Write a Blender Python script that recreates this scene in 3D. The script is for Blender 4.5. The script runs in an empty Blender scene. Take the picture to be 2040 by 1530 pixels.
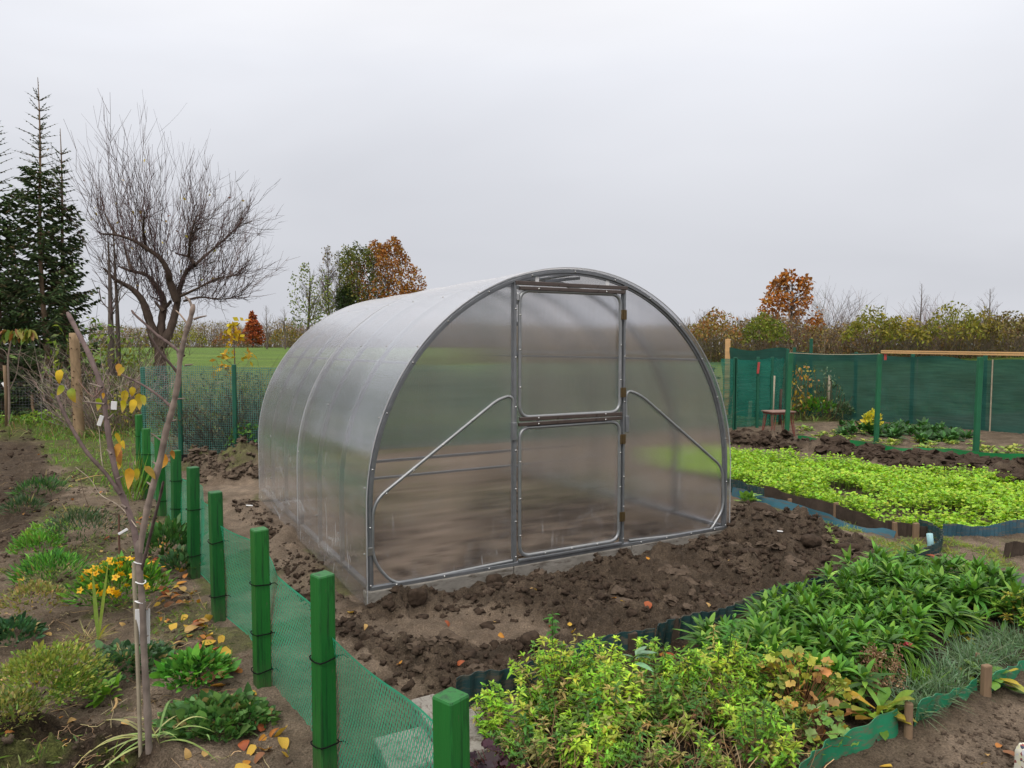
EXPOSURE = 0.18
import bpy, math
import numpy as np
from mathutils import Vector
PI = math.pi
rng = np.random.default_rng(11)
scene = bpy.context.scene
COL = scene.collection
R = np.radians

# ------------------------------------------------------------------ camera
F, PIT, H = 1419.2, 0.0528, 1.573
cam_d = bpy.data.cameras.new('camera'); cam = bpy.data.objects.new('camera', cam_d); COL.objects.link(cam)
cam_d.sensor_width = 36; cam_d.lens = 36 * F / 2040; cam_d.clip_start = .05; cam_d.clip_end = 3000
cam.location = (0, 0, H); cam.rotation_euler = (PI/2 - PIT, 0, 0); scene.camera = cam
cp, sp = math.cos(PIT), math.sin(PIT)
def ray(u, v):
    dx = (u - 1020) / F; dz = -(v - 765) / F
    return np.array([dx, cp + dz*sp, -sp + dz*cp])
def at(u, v, z=0.):                # ground point seen at photo pixel u, v
    d = ray(u, v); return np.array([0, 0, H]) + d * ((z - H) / d[2])
def atY(u, v, Y):                  # point at distance Y seen at photo pixel u, v
    d = ray(u, v); return np.array([0, 0, H]) + d * (Y / d[1])
def ground_path(px, z=0.): return np.array([at(u, v, z) for u, v in px])

# ------------------------------------------------------------------ object helpers
def tag(o, label=None, cat=None, group=None, kind=None):
    if label: o['label'] = label
    if cat: o['category'] = cat
    if group: o['group'] = group
    if kind: o['kind'] = kind
    return o
def empty(name, loc=(0, 0, 0), rz=0., label=None, cat=None, group=None):
    o = bpy.data.objects.new(name, None); COL.objects.link(o)
    o.location = loc; o.rotation_euler = (0, 0, rz); o.empty_display_size = .1
    return tag(o, label, cat, group)
def copy_tree(o, parent=None):
    c = o.copy(); COL.objects.link(c); c.parent = parent
    for ch in list(o.children): copy_tree(ch, c)
    return c
def nrm(a): return a / np.maximum(np.linalg.norm(a, axis=-1, keepdims=True), 1e-9)

class MB:
    """collects shapes, then links them as one mesh object"""
    def __init__(s): s.v, s.f, s.c, s.n = [], [], [], 0
    def add(s, V, Fq, col=(.5, .5, .5)):
        V = np.asarray(V, float).reshape(-1, 3); Fq = np.asarray(Fq, int)
        if not len(V): return
        c = np.asarray(col, float)
        if c.ndim == 1: c = np.broadcast_to(c, (len(V), 3))
        s.v.append(V); s.c.append(c); s.f.append(Fq + s.n); s.n += len(V)
    def build(s, name, mat, parent=None, smooth=True, loc=None):
        me = bpy.data.meshes.new(name)
        V = np.concatenate(s.v) if s.v else np.zeros((0, 3)); C = np.concatenate(s.c) if s.c else np.zeros((0, 3))
        if loc is not None: V = V - np.asarray(loc, float)
        me.vertices.add(len(V)); me.vertices.foreach_set('co', V.astype(np.float32).ravel())
        lv = np.concatenate([f.ravel() for f in s.f]); cnt = np.concatenate([np.full(len(f), f.shape[1]) for f in s.f])
        st = np.concatenate([[0], np.cumsum(cnt)[:-1]])
        me.loops.add(len(lv)); me.loops.foreach_set('vertex_index', lv.astype(np.int32))
        me.polygons.add(len(cnt)); me.polygons.foreach_set('loop_start', st.astype(np.int32))
        me.polygons.foreach_set('loop_total', cnt.astype(np.int32))
        me.polygons.foreach_set('use_smooth', np.full(len(cnt), smooth))
        at_ = me.color_attributes.new('col', 'FLOAT_COLOR', 'POINT')
        at_.data.foreach_set('color', np.concatenate([C, np.ones((len(C), 1))], 1).astype(np.float32).ravel())
        me.update(); me.validate()
        me.materials.append(mat)
        o = bpy.data.objects.new(name, me); COL.objects.link(o)
        if parent is not None: o.parent = parent
        if loc is not None: o.location = loc
        return o

def box(mb, c, size, rz=0., col=(.5, .5, .5), bev=0., tilt=(0, 0), taper=1.):
    """bevelled box standing with centre c"""
    x, y, z = np.array(size) / 2
    b = min(bev, x*.9, y*.9, z*.9)
    ring = []
    def r8(zz, k, sc=1.):
        X, Y = (x - k)*sc, (y - k)*sc; q = (b - k)
        return [(-X+q, -Y, zz), (X-q, -Y, zz), (X, -Y+q, zz), (X, Y-q, zz), (X-q, Y, zz), (-X+q, Y, zz), (-X, Y-q, zz), (-X, -Y+q, zz)]
    if b <= 0:
        V = np.array([(sx*x*(taper if sz > 0 else 1), sy*y*(taper if sz > 0 else 1), sz*z) for sz in (-1, 1) for sx, sy in ((-1,-1),(1,-1),(1,1),(-1,1))])
        Fq = [np.array([[0,3,2,1],[4,5,6,7],[0,1,5,4],[1,2,6,5],[2,3,7,6],[3,0,4,7]])]
    else:
        V = np.array(r8(-z, b*.5) + r8(-z+b, 0) + r8(z-b, 0, taper) + r8(z, b*.5, taper))
        q = [[l*8+i, l*8+(i+1) % 8, l*8+8+(i+1) % 8, l*8+8+i] for l in range(3) for i in range(8)]
        Fq = [np.array(q), np.array([[24+i for i in range(8)], [7-i for i in range(8)]])]
    if tilt != (0, 0):
        V = V.copy(); V[:, 0] += (V[:, 2]+z)*tilt[0]; V[:, 1] += (V[:, 2]+z)*tilt[1]
    ca, sa = math.cos(rz), math.sin(rz)
    V = np.stack([V[:, 0]*ca - V[:, 1]*sa, V[:, 0]*sa + V[:, 1]*ca, V[:, 2]], 1) + np.asarray(c)
    n0 = mb.n
    mb.add(V, Fq[0], col)
    if len(Fq) > 1:
        mb.f.append(Fq[1] + n0)

def tubes(mb, P, Rr, sides=4, col=(.1, .08, .06), caps=False):
    """batch of tubes: P (N,K,3), Rr (N,K)"""
    P = np.asarray(P, float)
    if P.ndim == 2: P = P[None]
    N, K, _ = P.shape
    Rr = np.asarray(Rr, float)
    if Rr.ndim == 0: Rr = np.full((N, K), float(Rr))
    if Rr.ndim == 1: Rr = np.broadcast_to(Rr, (N, K))
    T = np.gradient(P, axis=1); T = nrm(T)
    main = nrm(P[:, -1] - P[:, 0] + 1e-6)
    ref = np.where(np.abs(main[:, 2:3]) > .8, np.array([[1., 0.17, 0]]), np.array([[0.05, 0.1, 1.]]))
    A = nrm(np.cross(T, ref[:, None, :])); B = np.cross(T, A)
    a = np.arange(sides) * 2*PI/sides
    V = P[:, :, None, :] + Rr[:, :, None, None] * (A[:, :, None, :]*np.cos(a)[None, None, :, None] + B[:, :, None, :]*np.sin(a)[None, None, :, None])
    base = (np.arange(N)[:, None, None]*K + np.arange(K-1)[None, :, None])*sides
    i = np.arange(sides)[None, None, :]; j = (i+1) % sides
    Q = np.stack([base+i, base+j, base+sides+j, base+sides+i], -1).reshape(-1, 4)
    c = np.asarray(col, float)
    if c.ndim == 2: c = np.repeat(c, K*sides, 0)
    n0 = mb.n
    mb.add(V, Q, c)
    if caps:
        e = []
        for n in range(N):
            e.append([n0 + n*K*sides + k for k in range(sides)][::-1]); e.append([n0 + (n*K+K-1)*sides + k for k in range(sides)])
        mb.f.append(np.array(e))

def ribbon(mb, L_, R_, col):
    """strip between two polylines"""
    L_ = np.asarray(L_); R_ = np.asarray(R_); K = len(L_)
    V = np.concatenate([L_, R_]); i = np.arange(K-1)
    mb.add(V, np.stack([i, i+1, i+1+K, i+K], 1), col)

PROF = dict(lance=lambda t: np.sin(PI*np.clip(t, 0, 1)**.75)**.9, ovate=lambda t: np.sin(PI*np.clip(t, 0, 1)**.6)**.7,
            strap=lambda t: np.minimum(1, .35+2*t)*np.clip(1-t**3, 0, 1), needle=lambda t: np.where(t > .97, .2, np.where(t < .03, .4, 1.)),
            spoon=lambda t: .18 + .82*np.sin(PI*np.clip(t, 0, 1)**1.9)*(t > .12))
def leaves(mb, P, D, U, L, W, col, droop=0., seg=3, prof='lance', fold=0., curl=0., tip=None):
    P = np.asarray(P, float); N = len(P)
    if N == 0: return
    D = nrm(np.asarray(D, float)); U = np.broadcast_to(np.asarray(U, float), (N, 3))
    L = np.broadcast_to(np.asarray(L, float), (N,)); W = np.broadcast_to(np.asarray(W, float), (N,))
    dr = np.broadcast_to(np.asarray(droop, float), (N,))
    S = nrm(np.cross(D, U) + 1e-6); Un = np.cross(S, D)
    t = np.linspace(0, 1, seg+1); w = np.maximum(PROF[prof](t), .03); w[-1] = .03
    c = P[:, None] + (L[:, None]*t)[:, :, None]*D[:, None] - (dr*L)[:, None, None]*(t**2)[None, :, None]*np.array([0, 0, 1.]) \
        + (np.broadcast_to(curl, (N,))*L)[:, None, None]*np.sin(t*PI)[None, :, None]*Un[:, None]
    off = (W[:, None]/2*w)[:, :, None]*S[:, None]
    up = (fold*W[:, None]*w)[:, :, None]*Un[:, None] if fold else 0.
    if fold: V = np.stack([c-off+up, c, c+off+up], 2); k = 3
    else: V = np.stack([c-off, c+off], 2); k = 2
    base = (np.arange(N)[:, None, None]*(seg+1) + np.arange(seg)[None, :, None])*k + np.arange(k-1)[None, None, :]
    Q = np.stack([base, base+1, base+k+1, base+k], -1).reshape(-1, 4)
    cc = np.broadcast_to(np.asarray(col, float), (N, 3))
    if tip is not None:
        tt = (t**2)[None, :, None]; C = cc[:, None]*(1-tt) + np.asarray(tip)[None, None]*tt
    else: C = np.broadcast_to(cc[:, None], (N, seg+1, 3))
    mb.add(V, Q, np.repeat(C[:, :, None], k, 2).reshape(-1, 3))

def lobed(mb, P, D, U, size, col, lobes=5, depth=.25, cup=.12, n=15):
    """round scalloped leaf blades with base at P pointing along D"""
    P = np.asarray(P, float); N = len(P)
    D = nrm(np.asarray(D, float)); U = np.broadcast_to(np.asarray(U, float), (N, 3)); size = np.broadcast_to(np.asarray(size, float), (N,))
    S = nrm(np.cross(D, U)+1e-6); Un = np.cross(S, D)
    a = np.linspace(-PI*.93, PI*.93, n)
    rr = (1 - depth*.5 + depth*.5*np.cos(lobes*a)) * (.62+.38*np.cos(a/2))
    X = np.cos(a)*rr*.5+.38; Y = np.sin(a)*rr*.55; Z = cup*(rr**2)*np.cos(lobes*a*.5+1)
    rim = P[:, None] + size[:, None, None]*(X[None, :, None]*D[:, None] + Y[None, :, None]*S[:, None] + Z[None, :, None]*Un[:, None])
    cen = (P + size[:, None]*(.36*D - .05*Un))[:, None]
    V = np.concatenate([cen, rim], 1)
    b = np.arange(N)[:, None]*(n+1); i = np.arange(n-1)[None]
    T = np.stack([b+0*i, b+1+i, b+2+i], -1).reshape(-1, 3)
    cc = np.broadcast_to(np.asarray(col, float), (N, 3))
    C = np.repeat(cc[:, None], n+1, 1).copy(); C[:, 0] *= .85
    mb.add(V, T, C.reshape(-1, 3))

def jit(base, N, v=.2, h=.12, r=rng):
    """albedo of N leaves round a base colour"""
    b = np.asarray(base, float); k = np.exp(r.normal(0, v, (N, 1))); return np.clip(b*k*np.exp(r.normal(0, h, (N, 3))), .002, .85)
def mixcol(cols, probs, N, v=.18, r=rng):
    idx = r.choice(len(cols), N, p=np.array(probs)/np.sum(probs)); return np.clip(np.array(cols)[idx]*np.exp(r.normal(0, v, (N, 1)))*np.exp(r.normal(0, .07, (N, 3))), .002, .85)
def rdir(N, r=rng):
    d = r.normal(0, 1, (N, 3)); return nrm(d)

# ------------------------------------------------------------------ noise in plain numpy (for real relief)
def _h(i, j, s):
    n = (i.astype(np.int64)*374761393 + j.astype(np.int64)*668265263 + s*1442695041) & 0x7fffffff
    n = ((n ^ (n >> 13))*1274126177) & 0x7fffffff
    return ((n ^ (n >> 16)) & 0xffff)/65535.
def vnoise(x, y, s=0):
    i = np.floor(x); j = np.floor(y); fx = x-i; fy = y-j
    fx = fx*fx*fx*(fx*(fx*6-15)+10); fy = fy*fy*fy*(fy*(fy*6-15)+10)
    a = _h(i, j, s)*(1-fx) + _h(i+1, j, s)*fx; b = _h(i, j+1, s)*(1-fx) + _h(i+1, j+1, s)*fx
    return (a*(1-fy)+b*fy)*2-1
def fbm(x, y, o=4, s=0, g=.5):
    t = 0; a = 1.
    for k in range(o):
        t = t + a*vnoise(x*2.03**k + 17.3*k, y*2.03**k - 9.1*k, s+k); a *= g
    return t
def poly_sd(x, y, poly):
    """signed distance (inside positive) to polygon"""
    p = np.asarray(poly)[:, :2]; n = len(p); d = np.full(x.shape, 1e9); ins = np.zeros(x.shape, bool)
    for k in range(n):
        a, b = p[k], p[(k+1) % n]; e = b-a
        t = np.clip(((x-a[0])*e[0]+(y-a[1])*e[1])/max(e@e, 1e-9), 0, 1)
        d = np.minimum(d, np.hypot(x-a[0]-t*e[0], y-a[1]-t*e[1]))
        c = ((a[1] > y) != (b[1] > y)) & (x < e[0]*(y-a[1])/(e[1] if abs(e[1]) > 1e-9 else 1e-9)+a[0])
        ins ^= c
    return np.where(ins, d, -d)
def sstep(a, b, x):
    t = np.clip((x-a)/(b-a), 0, 1); return t*t*(3-2*t)

# ------------------------------------------------------------------ materials
def nodes(name):
    m = bpy.data.materials.new(name); m.use_nodes = True; nt = m.node_tree; nt.nodes.clear()
    out = nt.nodes.new('ShaderNodeOutputMaterial'); return m, nt, out
def lk(nt, a, ao, b, bi): nt.links.new(a.outputs[ao], b.inputs[bi])
def math_(nt, op, a, b=None, clamp=False):
    n = nt.nodes.new('ShaderNodeMath'); n.operation = op; n.use_clamp = clamp
    for k, q in ((0, a), (1, b)):
        if q is None: continue
        if isinstance(q, (int, float)): n.inputs[k].default_value = q
        else: nt.links.new(q, n.inputs[k])
    return n.outputs[0]
def mixc(nt, fac, a, b, blend='MIX'):
    n = nt.nodes.new('ShaderNodeMix'); n.data_type = 'RGBA'; n.blend_type = blend
    for k, q in ((0, fac), (6, a), (7, b)):
        if isinstance(q, (int, float)): n.inputs[k].default_value = q
        elif isinstance(q, tuple): n.inputs[k].default_value = (*q, 1)
        else: nt.links.new(q, n.inputs[k])
    return n.outputs[2]
def noise(nt, scale, detail=4, rough=.55, vec=None, dist=0.):
    n = nt.nodes.new('ShaderNodeTexNoise'); n.inputs['Scale'].default_value = scale; n.inputs['Detail'].default_value = detail
    n.inputs['Roughness'].default_value = rough; n.inputs['Distortion'].default_value = dist
    if vec is not None: nt.links.new(vec, n.inputs['Vector'])
    return n.outputs['Fac']
def ramp(nt, fac, *stops):
    n = nt.nodes.new('ShaderNodeValToRGB'); e = n.color_ramp.elements
    while len(e) < len(stops): e.new(.5)
    for k, (p, c) in enumerate(stops):
        e[k].position = p; e[k].color = (*c, 1) if isinstance(c, tuple) else (c, c, c, 1)
    nt.links.new(fac, n.inputs[0]); return n.outputs[0]
def coords(nt, which='Object', scale=(1, 1, 1)):
    t = nt.nodes.new('ShaderNodeTexCoord'); m = nt.nodes.new('ShaderNodeMapping'); m.inputs['Scale'].default_value = scale
    nt.links.new(t.outputs[which], m.inputs['Vector']); return m.outputs[0]
def pm(name, color=None, rough=.6, metal=0., var=.25, vscale=8., bump=.0, bscale=60., attr=False, spec=.4, stretch=(1, 1, 1), dirt=None):
    """principled with noise-varied colour and bump"""
    m, nt, out = nodes(name)
    b = nt.nodes.new('ShaderNodeBsdfPrincipled'); lk(nt, b, 0, out, 0)
    b.inputs['Roughness'].default_value = rough; b.inputs['Metallic'].default_value = metal; b.inputs['Specular IOR Level'].default_value = spec
    vec = coords(nt, 'Object', stretch)
    nf = noise(nt, vscale, 5, .6, vec)
    if attr:
        a = nt.nodes.new('ShaderNodeAttribute'); a.attribute_name = 'col'; base = a.outputs['Color']
    else:
        rgb = nt.nodes.new('ShaderNodeRGB'); rgb.outputs[0].default_value = (*color, 1); base = rgb.outputs[0]
    k = ramp(nt, nf, (.25, 1-var), (.75, 1+var))
    c = mixc(nt, 1., base, k, 'MULTIPLY')
    if dirt:
        df = ramp(nt, noise(nt, dirt[1], 6, .7), (.5, 0.), (.62, dirt[2])); c = mixc(nt, df, c, dirt[0])
    nt.links.new(c, b.inputs['Base Color'])
    rr = nt.nodes.new('ShaderNodeMapRange'); nt.links.new(nf, rr.inputs[0]); rr.inputs[3].default_value = max(0, rough-.12); rr.inputs[4].default_value = min(1, rough+.12)
    nt.links.new(rr.outputs[0], b.inputs['Roughness'])
    if bump:
        bp = nt.nodes.new('ShaderNodeBump'); bp.inputs['Strength'].default_value = bump; bp.inputs['Distance'].default_value = .01
        nt.links.new(noise(nt, bscale, 5, .65, vec), bp.inputs['Height']); lk(nt, bp, 0, b, 'Normal')
    return m
def leafmat(name, trans=.3, rough=.5, spec=.35, spots=0.):
    m, nt, out = nodes(name)
    a = nt.nodes.new('ShaderNodeAttribute'); a.attribute_name = 'col'
    k = ramp(nt, noise(nt, 35, 3, .6, coords(nt, 'Object')), (.3, .82), (.7, 1.18))
    c = mixc(nt, 1., a.outputs['Color'], k, 'MULTIPLY')
    if spots: c = mixc(nt, ramp(nt, noise(nt, 110, 3, .6, coords(nt, 'Object')), (.64, 0.), (.70, spots)), c, (.13, .075, .03))
    b = nt.nodes.new('ShaderNodeBsdfPrincipled'); b.inputs['Roughness'].default_value = rough; b.inputs['Specular IOR Level'].default_value = spec
    nt.links.new(c, b.inputs['Base Color'])
    t = nt.nodes.new('ShaderNodeBsdfTranslucent'); c2 = mixc(nt, 1., c, (1.15, 1.1, .7), 'MULTIPLY'); nt.links.new(c2, t.inputs['Color'])
    mx = nt.nodes.new('ShaderNodeMixShader'); mx.inputs[0].default_value = trans
    lk(nt, b, 0, mx, 1); lk(nt, t, 0, mx, 2); lk(nt, mx, 0, out, 0)
    return m
M = {}
M['leaf'] = leafmat('garden foliage', .3, .5, spots=.35)
M['waxy'] = leafmat('waxy foliage', .25, .48, .28)
M['dryleaf'] = leafmat('dry fallen leaf', .2, .65, .2, .6)
M['needle'] = leafmat('spruce needles', .1, .6, .2)
M['farleaf'] = leafmat('distant foliage', .25, .7, .1)
M['bark'] = pm('bark', attr=True, rough=.85, var=.35, vscale=14, bump=.6, bscale=50, spec=.15, stretch=(1, 1, .35))
M['stem'] = pm('dry stems', attr=True, rough=.8, var=.25, vscale=30, spec=.15)
M['galv'] = pm('galvanised steel', (.2, .21, .225), rough=.42, metal=.6, var=.16, vscale=22, bump=.05, bscale=90)
M['galv_tube'] = pm('galvanised tube', (.26, .27, .28), rough=.38, metal=.6, var=.14, vscale=18)
M['brown_profile'] = pm('brown anodised profile', (.085, .066, .06), rough=.3, metal=.35, var=.2, vscale=12)
M['brass'] = pm('brass hinge', (.11, .075, .035), rough=.45, metal=.6, var=.2, vscale=60)
M['zinc'] = pm('zinc screw', (.4, .4, .4), rough=.25, metal=.8, var=.1)
M['white_plastic'] = pm('white plastic tag', (.75, .76, .78), rough=.5, var=.08, dirt=((.4, .38, .33), 40, .5))
M['concrete'] = pm('concrete', (.23, .215, .195), rough=.9, var=.22, vscale=9, bump=.5, bscale=70, spec=.2, dirt=((.07, .055, .042), 6, .8))
M['green_paint'] = pm('green painted timber', (.012, .13, .022), rough=.45, var=.28, vscale=5, bump=.25, bscale=40, stretch=(1, 1, .12), dirt=((.006, .035, .012), 3.5, .75))
nt_ = M['green_paint'].node_tree                              # every post has its own tone, and mud splashed on its foot
b_ = [n for n in nt_.nodes if n.type == 'BSDF_PRINCIPLED'][0]; src = b_.inputs['Base Color'].links[0].from_socket
oi = nt_.nodes.new('ShaderNodeObjectInfo'); tone = ramp(nt_, oi.outputs['Random'], (0., (.72, .8, .9)), (.5, (1., 1., 1.)), (1., (1.35, 1.12, 1.)))
c1 = mixc(nt_, 1., src, tone, 'MULTIPLY'); sz0 = nt_.nodes.new('ShaderNodeSeparateXYZ'); nt_.links.new(coords(nt_, 'Object'), sz0.inputs[0])
foot = nt_.nodes.new('ShaderNodeMapRange'); nt_.links.new(sz0.outputs[2], foot.inputs[0]); foot.inputs[1].default_value = .16; foot.inputs[2].default_value = .0
mud = math_(nt_, 'MULTIPLY', foot.outputs[0], ramp(nt_, noise(nt_, 38, 6, .75), (.42, 0.), (.6, .8)))
chip = ramp(nt_, noise(nt_, 55, 4, .7, coords(nt_, 'Object', (1, 1, .25))), (.66, 0.), (.7, .7))
c2 = mixc(nt_, chip, c1, (.06, .1, .045)); nt_.links.new(mixc(nt_, mud, c2, (.10, .078, .055)), b_.inputs['Base Color'])
M['teal_post'] = pm('dark green coated post', (.008, .085, .05), rough=.5, var=.2, vscale=6)
M['black_tie'] = pm('black cable tie', (.008, .008, .009), rough=.8, spec=.1, var=.1)
M['net'] = pm('green plastic netting', (.03, .33, .19), rough=.42, var=.18, vscale=3, spec=.5)
M['wire'] = pm('green coated wire', (.07, .19, .165), rough=.5, var=.2, vscale=2)
M['wood'] = pm('weathered wood', (.2, .135, .085), rough=.85, var=.35, vscale=10, bump=.5, bscale=45, stretch=(1, 1, .15), spec=.2)
M['lath'] = pm('new wooden lath', (.55, .33, .15), rough=.7, var=.2, vscale=8, stretch=(.2, 1, 1))
M['dark_wood'] = pm('dark damp board', (.06, .045, .035), rough=.85, var=.4, vscale=8, bump=.5, bscale=40, spec=.2)
M['edging_blue'] = pm('dark blue green corrugated plastic', (.02, .055, .06), rough=.5, var=.35, vscale=6, spec=.3, dirt=((.12, .1, .075), 9, .8))
M['edging_sky'] = pm('blue plastic edging sheet', (.02, .095, .135), rough=.5, var=.25, vscale=6, dirt=((.09, .07, .05), 7, .8))
M['edging_green'] = pm('emerald corrugated plastic', (.016, .2, .1), rough=.45, var=.25, vscale=5, dirt=((.13, .12, .08), 6, .8))
M['edging_grass'] = pm('bright green plastic edging', (.012, .2, .06), rough=.4, var=.2, vscale=5, dirt=((.1, .085, .06), 8, .6))
M['blue_tube'] = pm('pale blue plastic pipe', (.3, .52, .56), rough=.45, var=.12)
M['bamboo'] = pm('grey bamboo cane', (.3, .26, .19), rough=.6, var=.25, vscale=12)
M['rust'] = pm('rusty painted iron', (.2, .05, .04), rough=.7, var=.4, vscale=14, bump=.2)
M['fabric'] = pm('black weed fabric', (.06, .055, .06), rough=.7, var=.3, vscale=6, bump=.3, bscale=30)
M['red_tag'] = pm('faded red ribbon', (.36, .05, .045), rough=.6, var=.2)
# ------------------------------------------------------------------ world, sun
w = bpy.data.worlds.new('World'); scene.world = w; w.use_nodes = True
nt = w.node_tree; bg = nt.nodes['Background']
SUN_EL, SUN_AZ = math.radians(48), math.radians(205)
sky = nt.nodes.new('ShaderNodeTexSky'); sky.sky_type = 'NISHITA'; sky.sun_disc = False
sky.sun_elevation = SUN_EL; sky.sun_rotation = SUN_AZ; sky.air_density = 1.0; sky.dust_density = 4.; sky.ozone_density = 1.
hs = nt.nodes.new('ShaderNodeHueSaturation'); hs.inputs['Saturation'].default_value = .25; hs.inputs['Value'].default_value = .5
lk(nt, sky, 0, hs, 'Color')
tc = nt.nodes.new('ShaderNodeTexCoord'); mp = nt.nodes.new('ShaderNodeMapping'); mp.inputs['Scale'].default_value = (1., 1.6, 3.2); mp.inputs['Location'].default_value = (2.3, .4, 0)
lk(nt, tc, 'Generated', mp, 'Vector')
cl = noise(nt, 1.25, 4, .5, mp.outputs[0], .35)
cloud = ramp(nt, cl, (.3, (6.2, 6.35, 6.85)), (.72, (7.4, 7.55, 8.05)))     # pale grey overcast
sz_ = nt.nodes.new('ShaderNodeSeparateXYZ'); lk(nt, tc, 'Generated', sz_, 0)        # an overcast dome is brightest overhead
zen = math_(nt, 'ADD', math_(nt, 'MULTIPLY', math_(nt, 'POWER', math_(nt, 'MAXIMUM', sz_.outputs[2], 0.), 2.), 2.0), .9)
zc = nt.nodes.new('ShaderNodeVectorMath'); zc.operation = 'SCALE'; nt.links.new(cloud, zc.inputs[0]); nt.links.new(zen, zc.inputs['Scale'])
warm = ramp(nt, sz_.outputs[2], (.35, (1., 1., 1.)), (.7, (1.10, 1.03, .90)))              # whiter cloud overhead than at the horizon
skyc = mixc(nt, .93, hs.outputs[0], mixc(nt, 1., zc.outputs[0], warm, 'MULTIPLY'))
nt.links.new(skyc, bg.inputs['Color']); bg.inputs['Strength'].default_value = .1
sd = bpy.data.lights.new('sun', 'SUN'); sd.energy = 1.4; sd.angle = R(20); sd.color = (1, .95, .88)
so = bpy.data.objects.new('sun', sd); COL.objects.link(so)
# lamp direction: same azimuth and height as the sky's sun
dv = Vector((math.sin(SUN_AZ)*math.cos(SUN_EL), math.cos(SUN_AZ)*math.cos(SUN_EL), math.sin(SUN_EL)))
so.rotation_euler = dv.to_track_quat('Z', 'Y').to_euler(); so.location = (-6, -10, 14)

# ------------------------------------------------------------------ greenhouse frame (used by the ground too)
GX, GY, GA, GL, GW = -.877, 4.232, .5157, 3.44, 3.0
gc, gs = math.cos(GA), math.sin(GA)
def G(s, t, z=0.): return np.array([GX + s*gc - t*gs, GY + s*gs + t*gc, z])

# ------------------------------------------------------------------ regions of the ground, as outlines on the soil
def gp(*px): return np.array([at(u, v)[:2] for u, v in px])
REG = dict(
    dug=gp((722, 1207), (1440, 1085), (1462, 1010), (1560, 1040), (1775, 1120), (1740, 1160), (1500, 1228), (1345, 1283), (930, 1390), (840, 1420), (640, 1260)),
    trod=gp((690, 1240), (960, 1215), (1130, 1245), (1080, 1290), (800, 1290)),
    heap=np.array([G(-.32, -.1)[:2], G(-.02, -.1)[:2], G(-.02, 3.5)[:2], G(-.3, 3.5)[:2]]),
    lane=gp((400, 955), (515, 945), (520, 990), (700, 1215), (640, 1250), (430, 1010)),
    mound=gp((370, 918), (520, 915), (520, 955), (400, 962)),
    rpath=gp((1458, 985), (1560, 1010), (1770, 1085), (1875, 1110), (1860, 1145), (1775, 1115), (1600, 1050), (1460, 1020)),
    fpath=gp((1890, 1085), (2100, 1060), (2400, 1180), (2040, 1260), (1900, 1190), (1870, 1130)),
    bpath=gp((1640, 1600), (1700, 1540), (2060, 1375), (2500, 1500), (2200, 1900), (1500, 1900)),
    furrow=gp((1458, 862), (1570, 880), (2100, 935), (2300, 985), (2040, 975), (1640, 905), (1458, 890)),
    mustard=gp((1290, 905), (1456, 908), (1640, 924), (1900, 952), (2300, 985), (2500, 1045), (2040, 1062), (1870, 1066), (1760, 1058), (1640, 1015), (1456, 968), (1300, 930)),
    farbed=gp((1590, 845), (1950, 858), (2200, 880), (2300, 960), (2040, 915), (1750, 880)),
    leftdug=gp((-400, 850), (60, 853), (105, 920), (125, 1000), (60, 1090), (-500, 1150)),
    leftgrass=gp((62, 856), (290, 842), (275, 930), (240, 985), (100, 930)),
    frontbed=gp((940, 1400), (1345, 1290), (1520, 1220), (1865, 1105), (2060, 1190), (2300, 1240), (2040, 1350), (1800, 1460), (1600, 1580), (1400, 1750), (800, 1700)),
    leftbottom=gp((-100, 1470), (230, 1440), (300, 1540), (300, 1700), (-300, 1700)))
FENCE_PX = [(905, 1388), (642, 1148), (517, 1052), (430, 977), (381, 930), (348, 895), (318, 868), (290, 850), (276, 826)]
FENCE = np.array([at(u, v, .75) for u, v in FENCE_PX]); FENCE[:, 2] = 0
def far_rise(r): return 1.42*sstep(26, 85, r)
def masks(x, y):
    n = fbm(x*2.2, y*2.2, 3, 5)*.09
    g = {k: sstep(-.06, .1, poly_sd(x, y, p)+n) for k, p in REG.items()}
    # inside the greenhouse
    s = (x-GX)*gc + (y-GY)*gs; t = -(x-GX)*gs + (y-GY)*gc
    g['inside'] = sstep(-.02, .08, np.minimum.reduce([s, GW-s, t, GL-t]))
    back = (y - (9.9 + (x+4.6)*.405))                       # beyond the rear wire fence
    g['beyond'] = np.where(x < -4.4, sstep(11.0, 13.5, y - .12*(x+5)), sstep(0., .7, back))
    g['field'] = sstep(24, 29, y + 3*fbm(x*.2, y*.2, 2, 3))
    return g
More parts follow.
